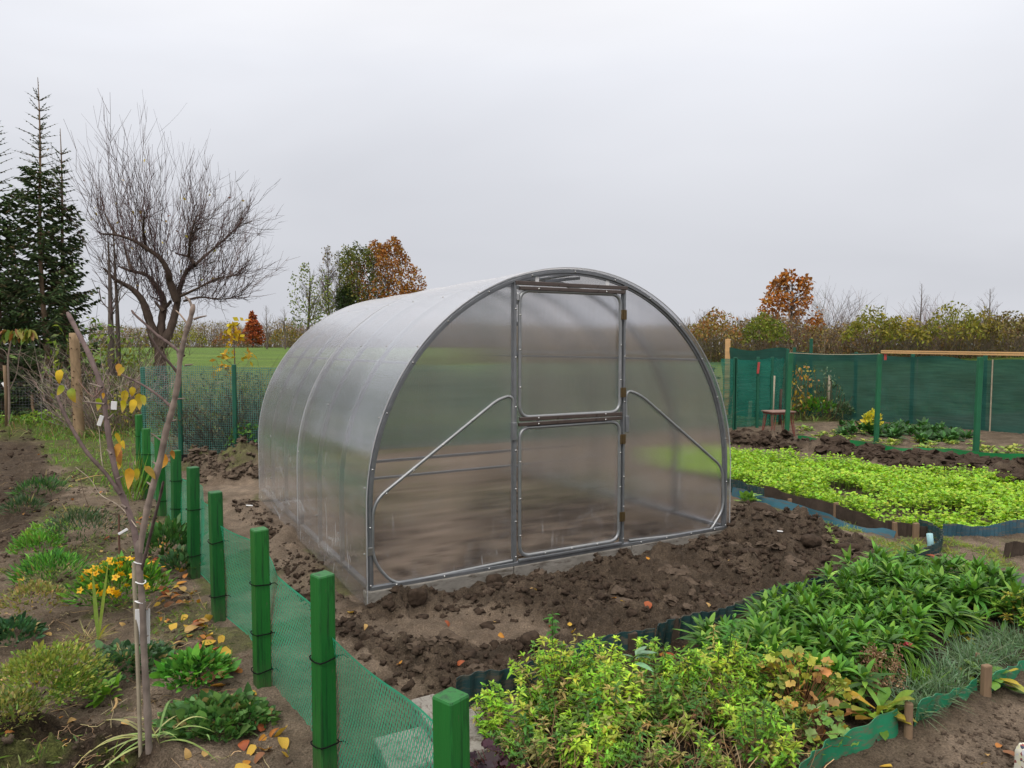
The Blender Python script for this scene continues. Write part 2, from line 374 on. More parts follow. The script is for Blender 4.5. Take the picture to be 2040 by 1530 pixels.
def height(x, y, g=None, fine=True):
    g = g or masks(x, y); r = np.hypot(x, y)
    z = far_rise(r)
    near = 1 - sstep(14, 24, r)
    z = z + near*(.02*fbm(x*.9, y*.9, 2, 1) + .006*fbm(x*6, y*6, 3, 2))
    clod = np.maximum(.35+fbm(x*5.5, y*5.5, 4, 8, .55), 0)**1.3*.055 + np.abs(fbm(x*16, y*16, 3, 9))*.018
    clod2 = np.maximum(.2+fbm(x*3.2, y*3.2, 4, 12, .6), 0)*.10 + np.abs(fbm(x*12, y*12, 3, 19))*.02
    bare = near*(1-g['beyond'])
    z = z + bare*(1-g['inside'])*(.010*np.abs(fbm(x*13, y*13, 3, 55)) + .007*fbm(x*27, y*27, 2, 56))*(1-.6*np.clip(g['lane']+g['rpath']+g['fpath']+g['bpath'], 0, 1))
    cl = np.clip(g['dug']*(1-.75*g['trod']), 0, 1)
    z = z + cl*(1-g['inside'])*(.022*np.abs(fbm(x*9, y*9, 3, 57, .6)) + .012*np.abs(fbm(x*24, y*24, 2, 58)))
    z = z + cl*clod*.95*(1-g['inside'])
    # the dug soil is banked against the kerb and at the right corner
    s = (x-GX)*gc + (y-GY)*gs; t = -(x-GX)*gs + (y-GY)*gc
    bank = np.exp(-((t+.32)/.22)**2)*sstep(.35, .9, s)*(1-sstep(3.6, 4.3, s))*(t < .0)
    z = z + bank*.05*(1+.8*fbm(x*4, y*4, 3, 21))
    cx, cy = at(1530, 1075)[:2]
    z = z + .11*np.exp(-(((x-cx)/.55)**2+((y-cy)/.32)**2))*(1+.5*fbm(x*5, y*5, 3, 22))
    z = z + g['heap']*(.045+.6*clod) + g['mound']*(.05+clod2*1.4)
    z = z + g['furrow']*(clod2*1.15) + g['leftdug']*clod2*.55 + g['farbed']*clod2*.35 + g['frontbed']*.02*(1+fbm(x*9, y*9, 3, 31)) + g['leftbottom']*clod*1.3
    z = z - .02*g['lane'] - .015*g['inside'] + g['inside']*.016*fbm(x*4, y*4, 3, 44)
    hx, hy = at(835, 1222)[:2]                                # the spade hole before the kerb
    z = z - .07*np.exp(-(((x-hx)/.12)**2+((y-hy)/.07)**2))
    z = z + g['beyond']*(1-g['field'])*.05*fbm(x*1.3, y*1.3, 3, 50)
    return z
def ground_z(p):
    p = np.atleast_2d(np.asarray(p, float)); return height(p[:, 0], p[:, 1])
def on(u, v, dz=0.):
    p = at(u, v); p[2] = ground_z(p)[0] + dz; return p

f1 = F*1024/2040
vv = np.concatenate([np.linspace(505, 20, 500), np.linspace(19.6, 2., 40)])
rr = np.concatenate([[.25, .6, 1., 1.4, 1.8], f1*H/vv])
az = np.concatenate([np.linspace(-180, -52, 30)[:-1], np.linspace(-52, 52, 860), np.linspace(52, 180, 30)[1:-1]])*PI/180
RR, AZ = np.meshgrid(rr, az, indexing='ij')
X, Y = RR*np.sin(AZ), RR*np.cos(AZ)
gm = masks(X, Y); Z = height(X, Y, gm)
nr, na = X.shape
ii, jj = np.meshgrid(np.arange(nr-1), np.arange(na), indexing='ij'); j2 = (jj+1) % na
Q = np.stack([ii*na+jj, ii*na+j2, (ii+1)*na+j2, (ii+1)*na+jj], -1).reshape(-1, 4)
dry = np.clip(gm['trod']*.75 + gm['lane']*.8 + gm['rpath']*.9 + gm['fpath']*.95 + gm['bpath']*.75 + gm['inside']*(.05+.6*(fbm(X*2.2, Y*4.5, 4, 78) > .3)) + .25*gm['furrow']*(fbm(X*3, Y*3, 3, 71) > .25) + (.45+.55*sstep(-.1, .35, fbm(X*1.4, Y*1.4, 3, 77)))*(X < -.4)*(Y < 10)*(1-gm['leftdug'])*(1-gm['leftbottom'])*(1-gm['heap']), 0, 1)
dry = np.where(gm['dug'] > .5, gm['trod']*.45 + .15*gm['dug'], dry)
wet = np.clip(gm['dug']*(1-gm['trod'])*.8 + gm['leftdug']*.75 + gm['leftbottom'] + gm['furrow']*.5 + gm['frontbed']*.9 + gm['mustard']*.6 + gm['heap']*.6 + gm['inside']*.8*sstep(-.3, .3, fbm(X*1.7, Y*3, 3, 79)), 0, 1)
leftg = (X < -1.0)*(Y < 13)*(1-gm['leftdug'])*(1-gm['lane'])*(1-gm['heap'])*(1-gm['inside'])*sstep(.0, .35, fbm(X*2.1, Y*2.1, 4, 81)-.08+.12*sstep(5, 9, Y))
green = np.clip(gm['beyond'] + gm['leftgrass'] + leftg*.75 + .75*gm['rpath']*(fbm(X*2.5, Y*2.5, 3, 91) > .22) + .4*gm['fpath']*(fbm(X*3, Y*3, 3, 92) > .3), 0, 1)
mb = MB(); mb.add(np.stack([X, Y, Z], -1), Q, np.stack([dry, wet, green], -1).reshape(-1, 3))
m, nt, out = nodes('soil and grass')
b = nt.nodes.new('ShaderNodeBsdfPrincipled'); lk(nt, b, 0, out, 0); b.inputs['Specular IOR Level'].default_value = .2
a = nt.nodes.new('ShaderNodeAttribute'); a.attribute_name = 'col'; sx = nt.nodes.new('ShaderNodeSeparateColor'); lk(nt, a, 0, sx, 0)
vec = coords(nt, 'Object')
n1 = noise(nt, 2.2, 6, .65, vec); n2 = noise(nt, 26, 5, .7, vec); n3 = noise(nt, 120, 3, .6, vec)
soil = ramp(nt, n1, (.3, (.12, .088, .062)), (.5, (.17, .128, .09)), (.72, (.23, .178, .128)))
wets = ramp(nt, n2, (.3, (.022, .0142, .009)), (.5, (.055, .037, .0245)), (.75, (.118, .084, .058)))
drys = ramp(nt, n1, (.25, (.21, .155, .112)), (.75, (.32, .25, .19)))
c = mixc(nt, sx.outputs[1], soil, wets)
c = mixc(nt, math_(nt, 'MULTIPLY', sx.outputs[0], ramp(nt, n2, (.2, .55), (.55, 1.))), c, drys)
grass = ramp(nt, n2, (.3, (.06, .085, .02)), (.7, (.15, .175, .04)))
far_g = ramp(nt, noise(nt, .5, 6, .7, coords(nt, 'Object', (.25, 1, 1))), (.3, (.085, .12, .03)), (.5, (.085, .16, .022)), (.72, (.15, .21, .04)))
geo = nt.nodes.new('ShaderNodeNewGeometry'); sp_ = nt.nodes.new('ShaderNodeSeparateXYZ'); lk(nt, geo, 'Position', sp_, 0)
ff = nt.nodes.new('ShaderNodeMapRange'); nt.links.new(sp_.outputs[1], ff.inputs[0]); ff.inputs[1].default_value = 28; ff.inputs[2].default_value = 46
rough_g = mixc(nt, ramp(nt, n1, (.4, 0.), (.6, .6)), grass, (.12, .095, .06))
grass2 = mixc(nt, ff.outputs[0], rough_g, far_g)
gf = math_(nt, 'MULTIPLY', sx.outputs[2], ramp(nt, n2, (.25, .5), (.5, 1.)))
c = mixc(nt, gf, c, grass2)
c = mixc(nt, 1., c, ramp(nt, noise(nt, 5.5, 5, .6, vec), (.32, .66), (.68, 1.26)), 'MULTIPLY')      # damp and dry patches
c = mixc(nt, .85, c, ramp(nt, n3, (.3, .5), (.5, .95), (.7, 1.5)), 'MULTIPLY')
c = mixc(nt, math_(nt, 'MULTIPLY', ramp(nt, noise(nt, 75, 2, .5, vec), (.70, 0.), (.74, .55)), math_(nt, 'SUBTRACT', 1., sx.outputs[2])), c, (.36, .29, .21))       # straw bits and pebbles
nt.links.new(c, b.inputs['Base Color'])
b.inputs['Roughness'].default_value = .92
bp = nt.nodes.new('ShaderNodeBump'); bp.inputs['Strength'].default_value = 1.; bp.inputs['Distance'].default_value = .03
hsum = math_(nt, 'ADD', noise(nt, 60, 6, .75, vec), math_(nt, 'MULTIPLY', n3, .35)); nt.links.new(hsum, bp.inputs['Height']); lk(nt, bp, 0, b, 'Normal')
ground = tag(mb.build('ground', m), kind='structure')
ground['label'] = 'garden soil, trodden paths, rough grass and the field behind'
M['soil'] = pm('loose clods', (.052, .036, .026), rough=.95, var=.45, vscale=30, bump=.9, bscale=110, spec=.15)
M['soil_dry'] = pm('dry clods', (.095, .07, .052), rough=.95, var=.4, vscale=30, bump=.9, bscale=110, spec=.15)
# ------------------------------------------------------------------ greenhouse
def poly_mat(name, axis, dirt=0., F0=.085, Fk=.85, milk=.03, graze=.12):
    """twin-wall polycarbonate: the flutes smear what is behind along one axis (0 = x, 1 = y of the object)"""
    m, nt, out = nodes(name)
    tcn = nt.nodes.new('ShaderNodeTexCoord'); ob = tcn.outputs['Object']
    tv = nt.nodes.new('ShaderNodeVectorTransform'); tv.vector_type = 'VECTOR'; tv.convert_from = 'OBJECT'; tv.convert_to = 'WORLD'
    tv.inputs[0].default_value = (1, 0, 0) if axis == 0 else (0, 1, 0)
    def wn(k):
        v = nt.nodes.new('ShaderNodeVectorMath'); v.operation = 'MULTIPLY'; v.inputs[1].default_value = (913.7*k, 871.3*k, 957.1*k); nt.links.new(ob, v.inputs[0])
        q = nt.nodes.new('ShaderNodeTexWhiteNoise'); q.noise_dimensions = '3D'; nt.links.new(v.outputs[0], q.inputs[0]); return q.outputs['Value']
    tri = math_(nt, 'SUBTRACT', math_(nt, 'ADD', wn(1.), wn(7.3)), 1.)
    geo = nt.nodes.new('ShaderNodeNewGeometry')
    def tilt(base, amp):
        s = nt.nodes.new('ShaderNodeVectorMath'); s.operation = 'SCALE'; nt.links.new(tv.outputs[0], s.inputs[0]); nt.links.new(math_(nt, 'MULTIPLY', tri, amp), s.inputs['Scale'])
        a = nt.nodes.new('ShaderNodeVectorMath'); a.operation = 'ADD'; nt.links.new(base, a.inputs[0]); nt.links.new(s.outputs[0], a.inputs[1])
        n = nt.nodes.new('ShaderNodeVectorMath'); n.operation = 'NORMALIZE'; nt.links.new(a.outputs[0], n.inputs[0]); return n.outputs[0]
    rf = nt.nodes.new('ShaderNodeBsdfRefraction'); rf.inputs['IOR'].default_value = 1.45; rf.inputs['Roughness'].default_value = .06
    nt.links.new(tilt(geo.outputs['Incoming'], .40), rf.inputs['Normal'])       # a flat thin sheet lets the ray on, scattered sideways
    # fine vertical web lines of the twin wall
    sp_ = nt.nodes.new('ShaderNodeSeparateXYZ'); nt.links.new(ob, sp_.inputs[0])
    u = sp_.outputs[axis]
    web = math_(nt, 'PINGPONG', math_(nt, 'MULTIPLY', u, 1/.011), .5)
    webc = ramp(nt, web, (.0, .80), (.25, 1.))
    band = ramp(nt, noise(nt, 3.2, 3, .5, coords(nt, 'Object', (1, .15, .15) if axis == 0 else (.15, 1, .15))), (.3, .88), (.7, 1.06))
    tint = mixc(nt, 1., mixc(nt, 1., webc, band, 'MULTIPLY'), (.985, .985, 1.), 'MULTIPLY')
    nt.links.new(tint, rf.inputs['Color'])
    gl = nt.nodes.new('ShaderNodeBsdfGlossy'); gl.inputs['Roughness'].default_value = .12; gl.inputs['Color'].default_value = (.93, .94, .97, 1)
    nt.links.new(tilt(geo.outputs['Normal'], .12), gl.inputs['Normal'])
    fr = nt.nodes.new('ShaderNodeLayerWeight'); fr.inputs['Blend'].default_value = .5     # several wall surfaces add up
    fac = math_(nt, 'ADD', math_(nt, 'MULTIPLY', math_(nt, 'POWER', fr.outputs['Facing'], 1.9), Fk), F0, True)
    mx = nt.nodes.new('ShaderNodeMixShader'); nt.links.new(fac, mx.inputs[0]); lk(nt, rf, 0, mx, 1); lk(nt, gl, 0, mx, 2)
    # milky scatter, dust smears and scratches
    df = nt.nodes.new('ShaderNodeBsdfDiffuse'); df.inputs['Color'].default_value = (.82, .82, .84, 1)
    tl = nt.nodes.new('ShaderNodeBsdfTranslucent'); tl.inputs['Color'].default_value = (.85, .85, .88, 1)
    dt = nt.nodes.new('ShaderNodeMixShader'); dt.inputs[0].default_value = .5; lk(nt, df, 0, dt, 1); lk(nt, tl, 0, dt, 2)
    smear = ramp(nt, noise(nt, 5., 6, .75, coords(nt, 'Object', (1, .35, 1)), 1.2), (.52, 0.), (.78, .3*dirt))
    low = nt.nodes.new('ShaderNodeMapRange'); nt.links.new(sp_.outputs[2], low.inputs[0]); low.inputs[1].default_value = 1.25; low.inputs[2].default_value = .2
    scr = ramp(nt, noise(nt, 34., 2, .4, coords(nt, 'Object', (1, 1, .07)), 2.2), (.66, 0.), (.72, .5*dirt))
    scr2 = ramp(nt, noise(nt, 22., 2, .4, coords(nt, 'Object', (.09, .6, .5)), 1.5), (.70, 0.), (.76, .4*dirt))
    dots = ramp(nt, noise(nt, 130., 1, .3, ob), (.76, 0.), (.80, .6*max(dirt, .5)))
    gate = ramp(nt, noise(nt, 1.9, 2, .5, ob), (.45, 0.), (.6, 1.))
    hz = math_(nt, 'ADD', math_(nt, 'MULTIPLY', math_(nt, 'ADD', smear, math_(nt, 'MULTIPLY', math_(nt, 'ADD', scr, scr2), gate)), low.outputs[0]), math_(nt, 'MULTIPLY', dots, gate))
    hz = math_(nt, 'ADD', hz, math_(nt, 'ADD', math_(nt, 'MULTIPLY', math_(nt, 'POWER', fr.outputs['Facing'], 9.), graze), milk), True)      # long path through the webs scatters more
    m2 = nt.nodes.new('ShaderNodeMixShader'); nt.links.new(hz, m2.inputs[0]); lk(nt, mx, 0, m2, 1); lk(nt, dt, 0, m2, 2); lk(nt, m2, 0, out, 0)
    return m
M['poly_front'] = poly_mat('twin wall polycarbonate end wall', 0, .5)
M['poly_roof'] = poly_mat('twin wall polycarbonate roof', 1, 1.25, .08, .95, .05, .62)

gh = empty('greenhouse', (GX, GY, 0), GA, 'arched polycarbonate greenhouse with grey steel hoops standing in the dug plot', 'greenhouse')
ZB, RA, ZC = .10, 1.5, .605
def arch(n=64, off=0., z0=ZB, a0=0., a1=1.):
    """points s, z along the hoop and its inward normals"""
    r = RA + off; legs = np.linspace(z0, ZC, 6)[:-1]; an = np.linspace(PI, 0, n)
    s = np.concatenate([np.full(5, 1.5-r), 1.5 + r*np.cos(an), np.full(5, 1.5+r)])
    z = np.concatenate([legs, ZC + r*np.sin(an), legs[::-1]])
    nx = np.concatenate([np.full(5, 1.), -np.cos(an), np.full(5, -1.)]); nz = np.concatenate([np.zeros(5), -np.sin(an), np.zeros(5)])
    return np.stack([s, z], 1), np.stack([nx, nz], 1)
def sweep(mb, path, N1, N2, prof, closed=False):
    path = np.asarray(path); K = len(path); N1 = np.broadcast_to(N1, path.shape); N2 = np.broadcast_to(N2, path.shape); n = len(prof)
    V = np.stack([path + a*N1 + b*N2 for a, b in prof], 1)
    i, j = np.meshgrid(np.arange(K-1), np.arange(n if closed else n-1), indexing='ij'); j2 = (j+1) % n
    mb.add(V, np.stack([i*n+j, i*n+j2, (i+1)*n+j2, (i+1)*n+j], -1).reshape(-1, 4))
def hoop(t, prof, name, mat=M['galv'], **k):
    p, nn = arch(**k); mb = MB()
    sweep(mb, np.stack([p[:, 0], np.full(len(p), t), p[:, 1]], 1), np.stack([nn[:, 0], 0*nn[:, 0], nn[:, 1]], 1), (0, -1, 0), prof, True)
    return mb.build(name, mat, gh, smooth=False)
hat = [(.0, -.012), (.0, .006), (.009, .006), (.012, .020), (.026, .020), (.029, .006), (.04, .006), (.04, -.012)]
hoop(0, hat, 'front_arch'); hoop(GL, hat, 'rear_arch')
box_p = [(.004, -.014), (.004, .014), (.030, .014), (.030, -.014)]
for k in range(1, 6): hoop(GL*k/6, box_p, 'hoop')
def bar(name, a, b, w=.022, h=.03, mat=M['galv'], parent=None, bev=.003):
    a, b = np.array(a, float), np.array(b, float); d = b-a; L = np.linalg.norm(d); mb = MB()
    box(mb, (0, 0, 0), (L, w, h), bev=bev)
    o = mb.build(name, mat, parent or gh, smooth=False); o.location = (a+b)/2
    o.rotation_euler = Vector(d).to_track_quat('X', 'Z').to_euler(); return o
# purlins along the roof, base rails
for s_, z_ in ((1.5+1.468*math.cos(R(144)), ZC+1.468*math.sin(R(144))), (1.5+1.468*math.cos(R(36)), ZC+1.468*math.sin(R(36))), (1.5, ZC+1.468)):
    bar('purlin', (s_, -.0, z_), (s_, GL, z_), .03, .016)
for s_ in (.02, 2.98):
    bar('base_rail', (s_, .03, ZB+.014), (s_, GL-.03, ZB+.014), .036, .028)
bar('front_sill', (.02, -.012, ZB+.012), (2.98, -.012, ZB+.012), .03, .024)
bar('rear_sill', (.02, GL, ZB+.012), (2.98, GL, ZB+.012), .03, .024)
PA, PB = 1.022, 1.934
def az_(s, off=0.): return ZC + math.sqrt(max((RA+off)**2-(s-1.5)**2, 0))
def post(s):
    mb = MB(); top = az_(s)-.03
    sweep(mb, [(s, -.004, ZB+.024), (s, -.004, top)], (1, 0, 0), (0, -1, 0), [(-.017, -.01), (-.017, .004), (-.011, .004), (-.008, .018), (.008, .018), (.011, .004), (.017, .004), (.017, -.01)], True)
    return mb.build('end_post', M['galv'], gh, smooth=False)
post(PA); post(PB)
# rear wall: posts and a cross rail seen blurred through the front
for s_ in (1.02, 1.93):
    bar('rear_post', (s_, GL, ZB+.03), (s_, GL, az_(s_)-.03), .022, .022)
bar('rear_rail', (.06, GL-.01, .30), (2.94, GL-.01, .30), .02, .03)

def rounded(pts, rad, n=7):
    """polyline with rounded inner corners; pts (s, z)"""
    pts = [np.array(p, float) for p in pts]; out = [pts[0]]
    for k in range(1, len(pts)-1):
        a, b, c = pts[k-1], pts[k], pts[k+1]; u = nrm(a-b); v = nrm(c-b)
        r = rad[k] if hasattr(rad, '__len__') else rad; r = min(r, np.linalg.norm(a-b)*.48, np.linalg.norm(c-b)*.48)
        p, q = b+u*r, b+v*r
        for t in np.linspace(0, 1, n): out.append((1-t)**2*p + 2*t*(1-t)*b + t*t*q)
    out.append(pts[-1]); return np.array(out)
def tube_obj(name, sz, rad, t=-.012, parent=gh, mat=M['galv_tube']):
    mb = MB(); tubes(mb, np.stack([sz[:, 0], np.full(len(sz), t), sz[:, 1]], 1), rad, 8); return mb.build(name, mat, parent)
def fp(u, v):                                        # photo pixel on the plane of the front wall, in greenhouse coordinates
    d = ray(u, v); n = np.array([-gs, gc]); k = (n @ np.array([GX, GY]))/(n @ d[:2]); p = np.array([0, 0, H]) + d*k
    return np.array([(p[0]-GX)*gc + (p[1]-GY)*gs, p[2]])
tube_obj('bent_brace', rounded([fp(1021, 856), fp(1021, 786), fp(990, 796), fp(741, 1000), fp(741, 1118), fp(784, 1164), (PA-.02, ZB+.036)], [0, .12, .05, .10, .10, .08, 0]), .0105)
tube_obj('bent_brace', rounded([fp(1245, 850), fp(1245, 774), fp(1278, 790), fp(1437, 930), fp(1440, 1012), fp(1412, 1058), (PB+.06, ZB+.036)], [0, .12, .06, .09, .09, .06, 0]), .0105)
for u, v in ((1021, 850), (1245, 836)):
    p = fp(u, v); bar('brace_sleeve', (p[0], -.016, p[1]-.09), (p[0], -.016, p[1]+.03), .034, .03)

def grid_panel(name, s0, s1, zlo, zhi, mat, parent, t=.006, n=24, mz=12):
    """flat glazing between s0 and s1; zlo, zhi functions of s"""
    S_ = np.linspace(s0, s1, n); mb = MB()
    lo = np.array([zlo(s) for s in S_]); hi = np.array([zhi(s) for s in S_]); tt = np.linspace(0, 1, mz)
    V = np.stack([np.repeat(S_[:, None], mz, 1), np.full((n, mz), t), lo[:, None]*(1-tt) + hi[:, None]*tt], -1)
    i, j = np.meshgrid(np.arange(n-1), np.arange(mz-1), indexing='ij')
    mb.add(V, np.stack([i*mz+j, (i+1)*mz+j, (i+1)*mz+j+1, i*mz+j+1], -1).reshape(-1, 4)); return mb.build(name, mat, parent, smooth=False)
arcz = lambda s: az_(s, -.012)
base = lambda s: ZB+.004
pl = grid_panel('end_panel', .012, PA-.004, base, arcz, M['poly_front'], gh)
pr = grid_panel('end_panel', PB+.004, 2.988, base, arcz, M['poly_front'], gh)
rear = grid_panel('rear_panel', .012, 2.988, base, arcz, M['poly_front'], gh, t=GL-.008, n=40)

# two-leaf door: a tube frame with rounded corners, glazing, dark profiles, hinges
DA, DB = PA+.036, PB-.034
def frame(z0, z1, r=.085, t=-.014):
    c = [(DA, z0), (DB, z0), (DB, z1), (DA, z1)]
    pts = []
    for k in range(4):
        b_, a_, d_ = np.array(c[k], float), np.array(c[k-1], float), np.array(c[(k+1) % 4], float); p = b_+nrm(a_-b_)*r; q = b_+nrm(d_-b_)*r
        for u in np.linspace(0, 1, 8): pts.append((1-u)**2*p + 2*u*(1-u)*b_ + u*u*q)
    pts.append(pts[0]); pts.append(pts[1]); pts = np.array(pts); mb = MB()
    P3 = np.stack([pts[:, 0], np.full(len(pts), t), pts[:, 1]], 1); tubes(mb, P3, .0125, 8)
    return mb
ZM = 1.068
lower = frame(ZB+.055, ZM-.04).build('lower_door', M['galv_tube'], gh)
upper = frame(ZM+.03, 1.945).build('upper_door', M['galv_tube'], gh)
grid_panel('glazing', DA-.004, DB+.004, lambda s: ZB+.05, lambda s: ZM-.03, M['poly_front'], lower, t=.004)
grid_panel('glazing', DA-.004, DB+.004, lambda s: ZM+.022, lambda s: 1.95, M['poly_front'], upper, t=.004)
bar('door_profile', (DA-.012, -.022, ZM-.016), (DB+.012, -.022, ZM-.013), .022, .024, M['brown_profile'], lower)
bar('door_profile', (DA-.004, -.022, ZM+.019), (DB+.012, -.022, ZM+.016), .022, .026, M['brown_profile'], upper)
bar('door_profile', (DA-.004, -.022, 1.958), (DB+.03, -.022, 1.962), .022, .024, M['brown_profile'], upper)
bar('lintel', (PA-.0, -.020, 1.992), (PB+.02, -.020, 1.992), .022, .026, M['brown_profile'])
bar('door_sill', (PA+.02, -.028, ZB+.034), (PB-.02, -.028, ZB+.034), .022, .018)
def hinge(z, door):
    mb = MB()
    for dx in (-.014, .014): box(mb, (PB-.018+dx, -.034, z), (.022, .006, .07), bev=.002)
    tubes(mb, np.array([(PB-.018, -.038, z-.036), (PB-.018, -.038, z+.036)]), .006, 8, caps=True)
    o = mb.build('hinge', M['brass'], door, smooth=False)
    s2 = MB()
    for dx in (-.014, .014):
        for dz in (-.024, .024): box(s2, (PB-.018+dx, -.038, z+dz), (.009, .004, .009), bev=.002)
    return o
for z in (1.80, 1.24): hinge(z, upper)
for z in (.90, .33): hinge(z, lower)
# brackets and light strips in the open vent above the door
for s_ in (1.20, 1.79): 
    mb = MB(); box(mb, (s_, -.004, az_(s_)-.055), (.03, .004, .045), bev=.002); mb.build('bracket', M['white_plastic'], gh, smooth=False)
bar('vent_stay', (1.28, .03, 2.015), (1.62, .10, 2.06), .016, .022)
mb = MB(); box(mb, (.018, -.02, .34), (.03, .006, .05), bev=.002); mb.build('bracket', M['zinc'], gh, smooth=False)
mb = MB(); box(mb, (PA+.018, -.026, 1.90), (.016, .01, .05), bev=.003); mb.build('door_latch', M['zinc'], gh, smooth=False)

def roof_sheet(t0, t1, off, name='roof_sheet', z0=.015):
    p, nn = arch(80, off, z0); ts = np.linspace(t0, t1, 8); K = len(p)
    wob = .004*np.sin(np.arange(8)*1.9)[:, None]*np.sin(np.linspace(0, 9, K))[None]
    V = np.stack([np.repeat(p[None, :, 0], 8, 0)+wob*nn[None, :, 0], np.repeat(ts[:, None], K, 1), np.repeat(p[None, :, 1], 8, 0)+wob*nn[None, :, 1]], -1)
    V[:, 0, 0] += -.012; V[:, -1, 0] += .012
    i, j = np.meshgrid(np.arange(7), np.arange(K-1), indexing='ij'); mb = MB()
    mb.add(V, np.stack([i*K+j, i*K+j+1, (i+1)*K+j+1, (i+1)*K+j], -1).reshape(-1, 4))
    o = mb.build(name, M['poly_roof'], gh)
    eb = MB()                                     # cut edge of the sheet, sealed with tape
    for t in (t0, t1):
        sweep(eb, np.stack([p[:, 0], np.full(K, t), p[:, 1]], 1), np.stack([nn[:, 0], 0*nn[:, 0], nn[:, 1]], 1), (0, 1, 0), [(-.002, -.003), (-.002, .003), (.002, .003), (.002, -.003)], True)
    eb.build('edge_tape', M['edge'], o, smooth=False); return o
M['edge'] = pm('clear edge tape', (.36, .365, .38), rough=.3, var=.08)
r1 = roof_sheet(-.035, GL/2+.04, .008); r2 = roof_sheet(GL/2-.03, GL+.05, .004)

# dome-headed screws with washers
sm = MB(); a = np.linspace(0, 2*PI, 9)[:-1]
ringv = [(r*np.cos(a), np.full(8, y), r*np.sin(a)) for r, y in ((.0085, 0), (.0085, -.002), (.006, -.003), (.0045, -.006))]
V = .82*np.concatenate([np.stack(q, 1) for q in ringv] + [np.array([[0, -.0075, 0]])]); q = [[l*8+i, l*8+(i+1) % 8, l*8+8+(i+1) % 8, l*8+8+i] for l in range(3) for i in range(8)]
sm.add(V, np.array(q)); sm.f.append(np.array([[24+i, 24+(i+1) % 8, 32] for i in range(8)]))
screw0 = sm.build('screw', M['zinc'], pl, smooth=True)
used0 = [False]
def screw(parent, loc, nrm_=None):
    o = screw0 if not used0[0] else screw0.copy()
    if used0[0]: COL.objects.link(o)
    used0[0] = True
    o.parent = parent; o.location = loc
    if nrm_ is not None: o.rotation_euler = Vector(nrm_).to_track_quat('-Y', 'Z').to_euler()
def arcpt(d, off=0.):                            # length d along the hoop from the left foot
    leg = ZC-ZB; L = leg*2 + PI*RA
    if d < leg: return (0-off, ZB+d, -1, 0)
    if d > L-leg: return (3+off, ZB+L-d, 1, 0)
    an = PI-(d-leg)/RA; return (1.5+(RA+off)*math.cos(an), ZC+(RA+off)*math.sin(an), math.cos(an), math.sin(an))
Ltot = 2*(ZC-ZB) + PI*RA
arch_o = [o for o in gh.children if o.name.startswith('front_arch')][0]
for d in np.linspace(.03, Ltot-.03, 17):
    s_, z_, nx, nz = arcpt(d, -.019); screw(arch_o, (s_, -.02, z_))
posts_ = [o for o in gh.children if o.name.startswith('end_post')]
for po, s_ in zip(posts_, (PA, PB)):
    for z in (ZB+.06, .40, .62, .88, 1.17, 1.50, 1.82): screw(po, (s_+.004, -.022, z))
for s_ in (.18, .5, .82): screw(pl, (s_, -.028, ZB+.014))
for s_ in (2.1, 2.35, 2.6, 2.85): screw(pr, (s_, -.028, ZB+.014))
for u, v in ((768, 982), (822, 936), (880, 886), (938, 837)): p = fp(u, v); screw(pl, (p[0], -.022, p[1]))
for u, v in ((1311, 818), (1350, 852), (1389, 884)): p = fp(u, v); screw(pr, (p[0], -.022, p[1]))
for s_ in (DA+.14, DB-.14): screw(upper, (s_, -.034, ZM+.022)); screw(lower, (s_, -.034, ZM-.018)); screw(upper, (s_, -.034, 1.958))
for z in (.3, .55, .8): screw(lower, (DA, -.026, z)); screw(lower, (DB, -.026, z))
for z in (1.3, 1.55, 1.78): screw(upper, (DA, -.026, z)); screw(upper, (DB, -.026, z+.03))
for s_ in (DA+.2, DA+.42, DA+.64): screw(lower, (s_, -.026, ZB+.055))
for k in range(0, 7):
    for d in (.22, .62, 1.05, 1.55, 2.1):
        t = min(GL*k/6, GL-.01) if k else .012
        s_, z_, nx, nz = arcpt(d, .008 if k < 4 else .004); screw(r1 if k < 4 else r2, (s_, t, z_), (nx, 0, nz))

# concrete kerb the frame stands on: three slabs end to end
kerb_l = ['pale concrete kerb slab at the near left corner of the greenhouse', 'concrete kerb slab under the greenhouse door', 'concrete kerb slab at the right corner of the greenhouse front']
for k, (a_, b_) in enumerate(((-.015, 1.0), (1.006, 2.005), (2.011, 3.015))):
    mb = MB(); box(mb, ((a_+b_)/2, -.005, .0), (b_-a_, .062, .2), bev=.006); c0 = G(0, 0)
    o = mb.build('kerb_slab', M['concrete'], None, smooth=False); o.location = (GX, GY, 0); o.rotation_euler = (0, 0, GA + .003*(k-1))
    tag(o, kerb_l[k], 'kerb slab', 'concrete kerb slabs under the greenhouse')
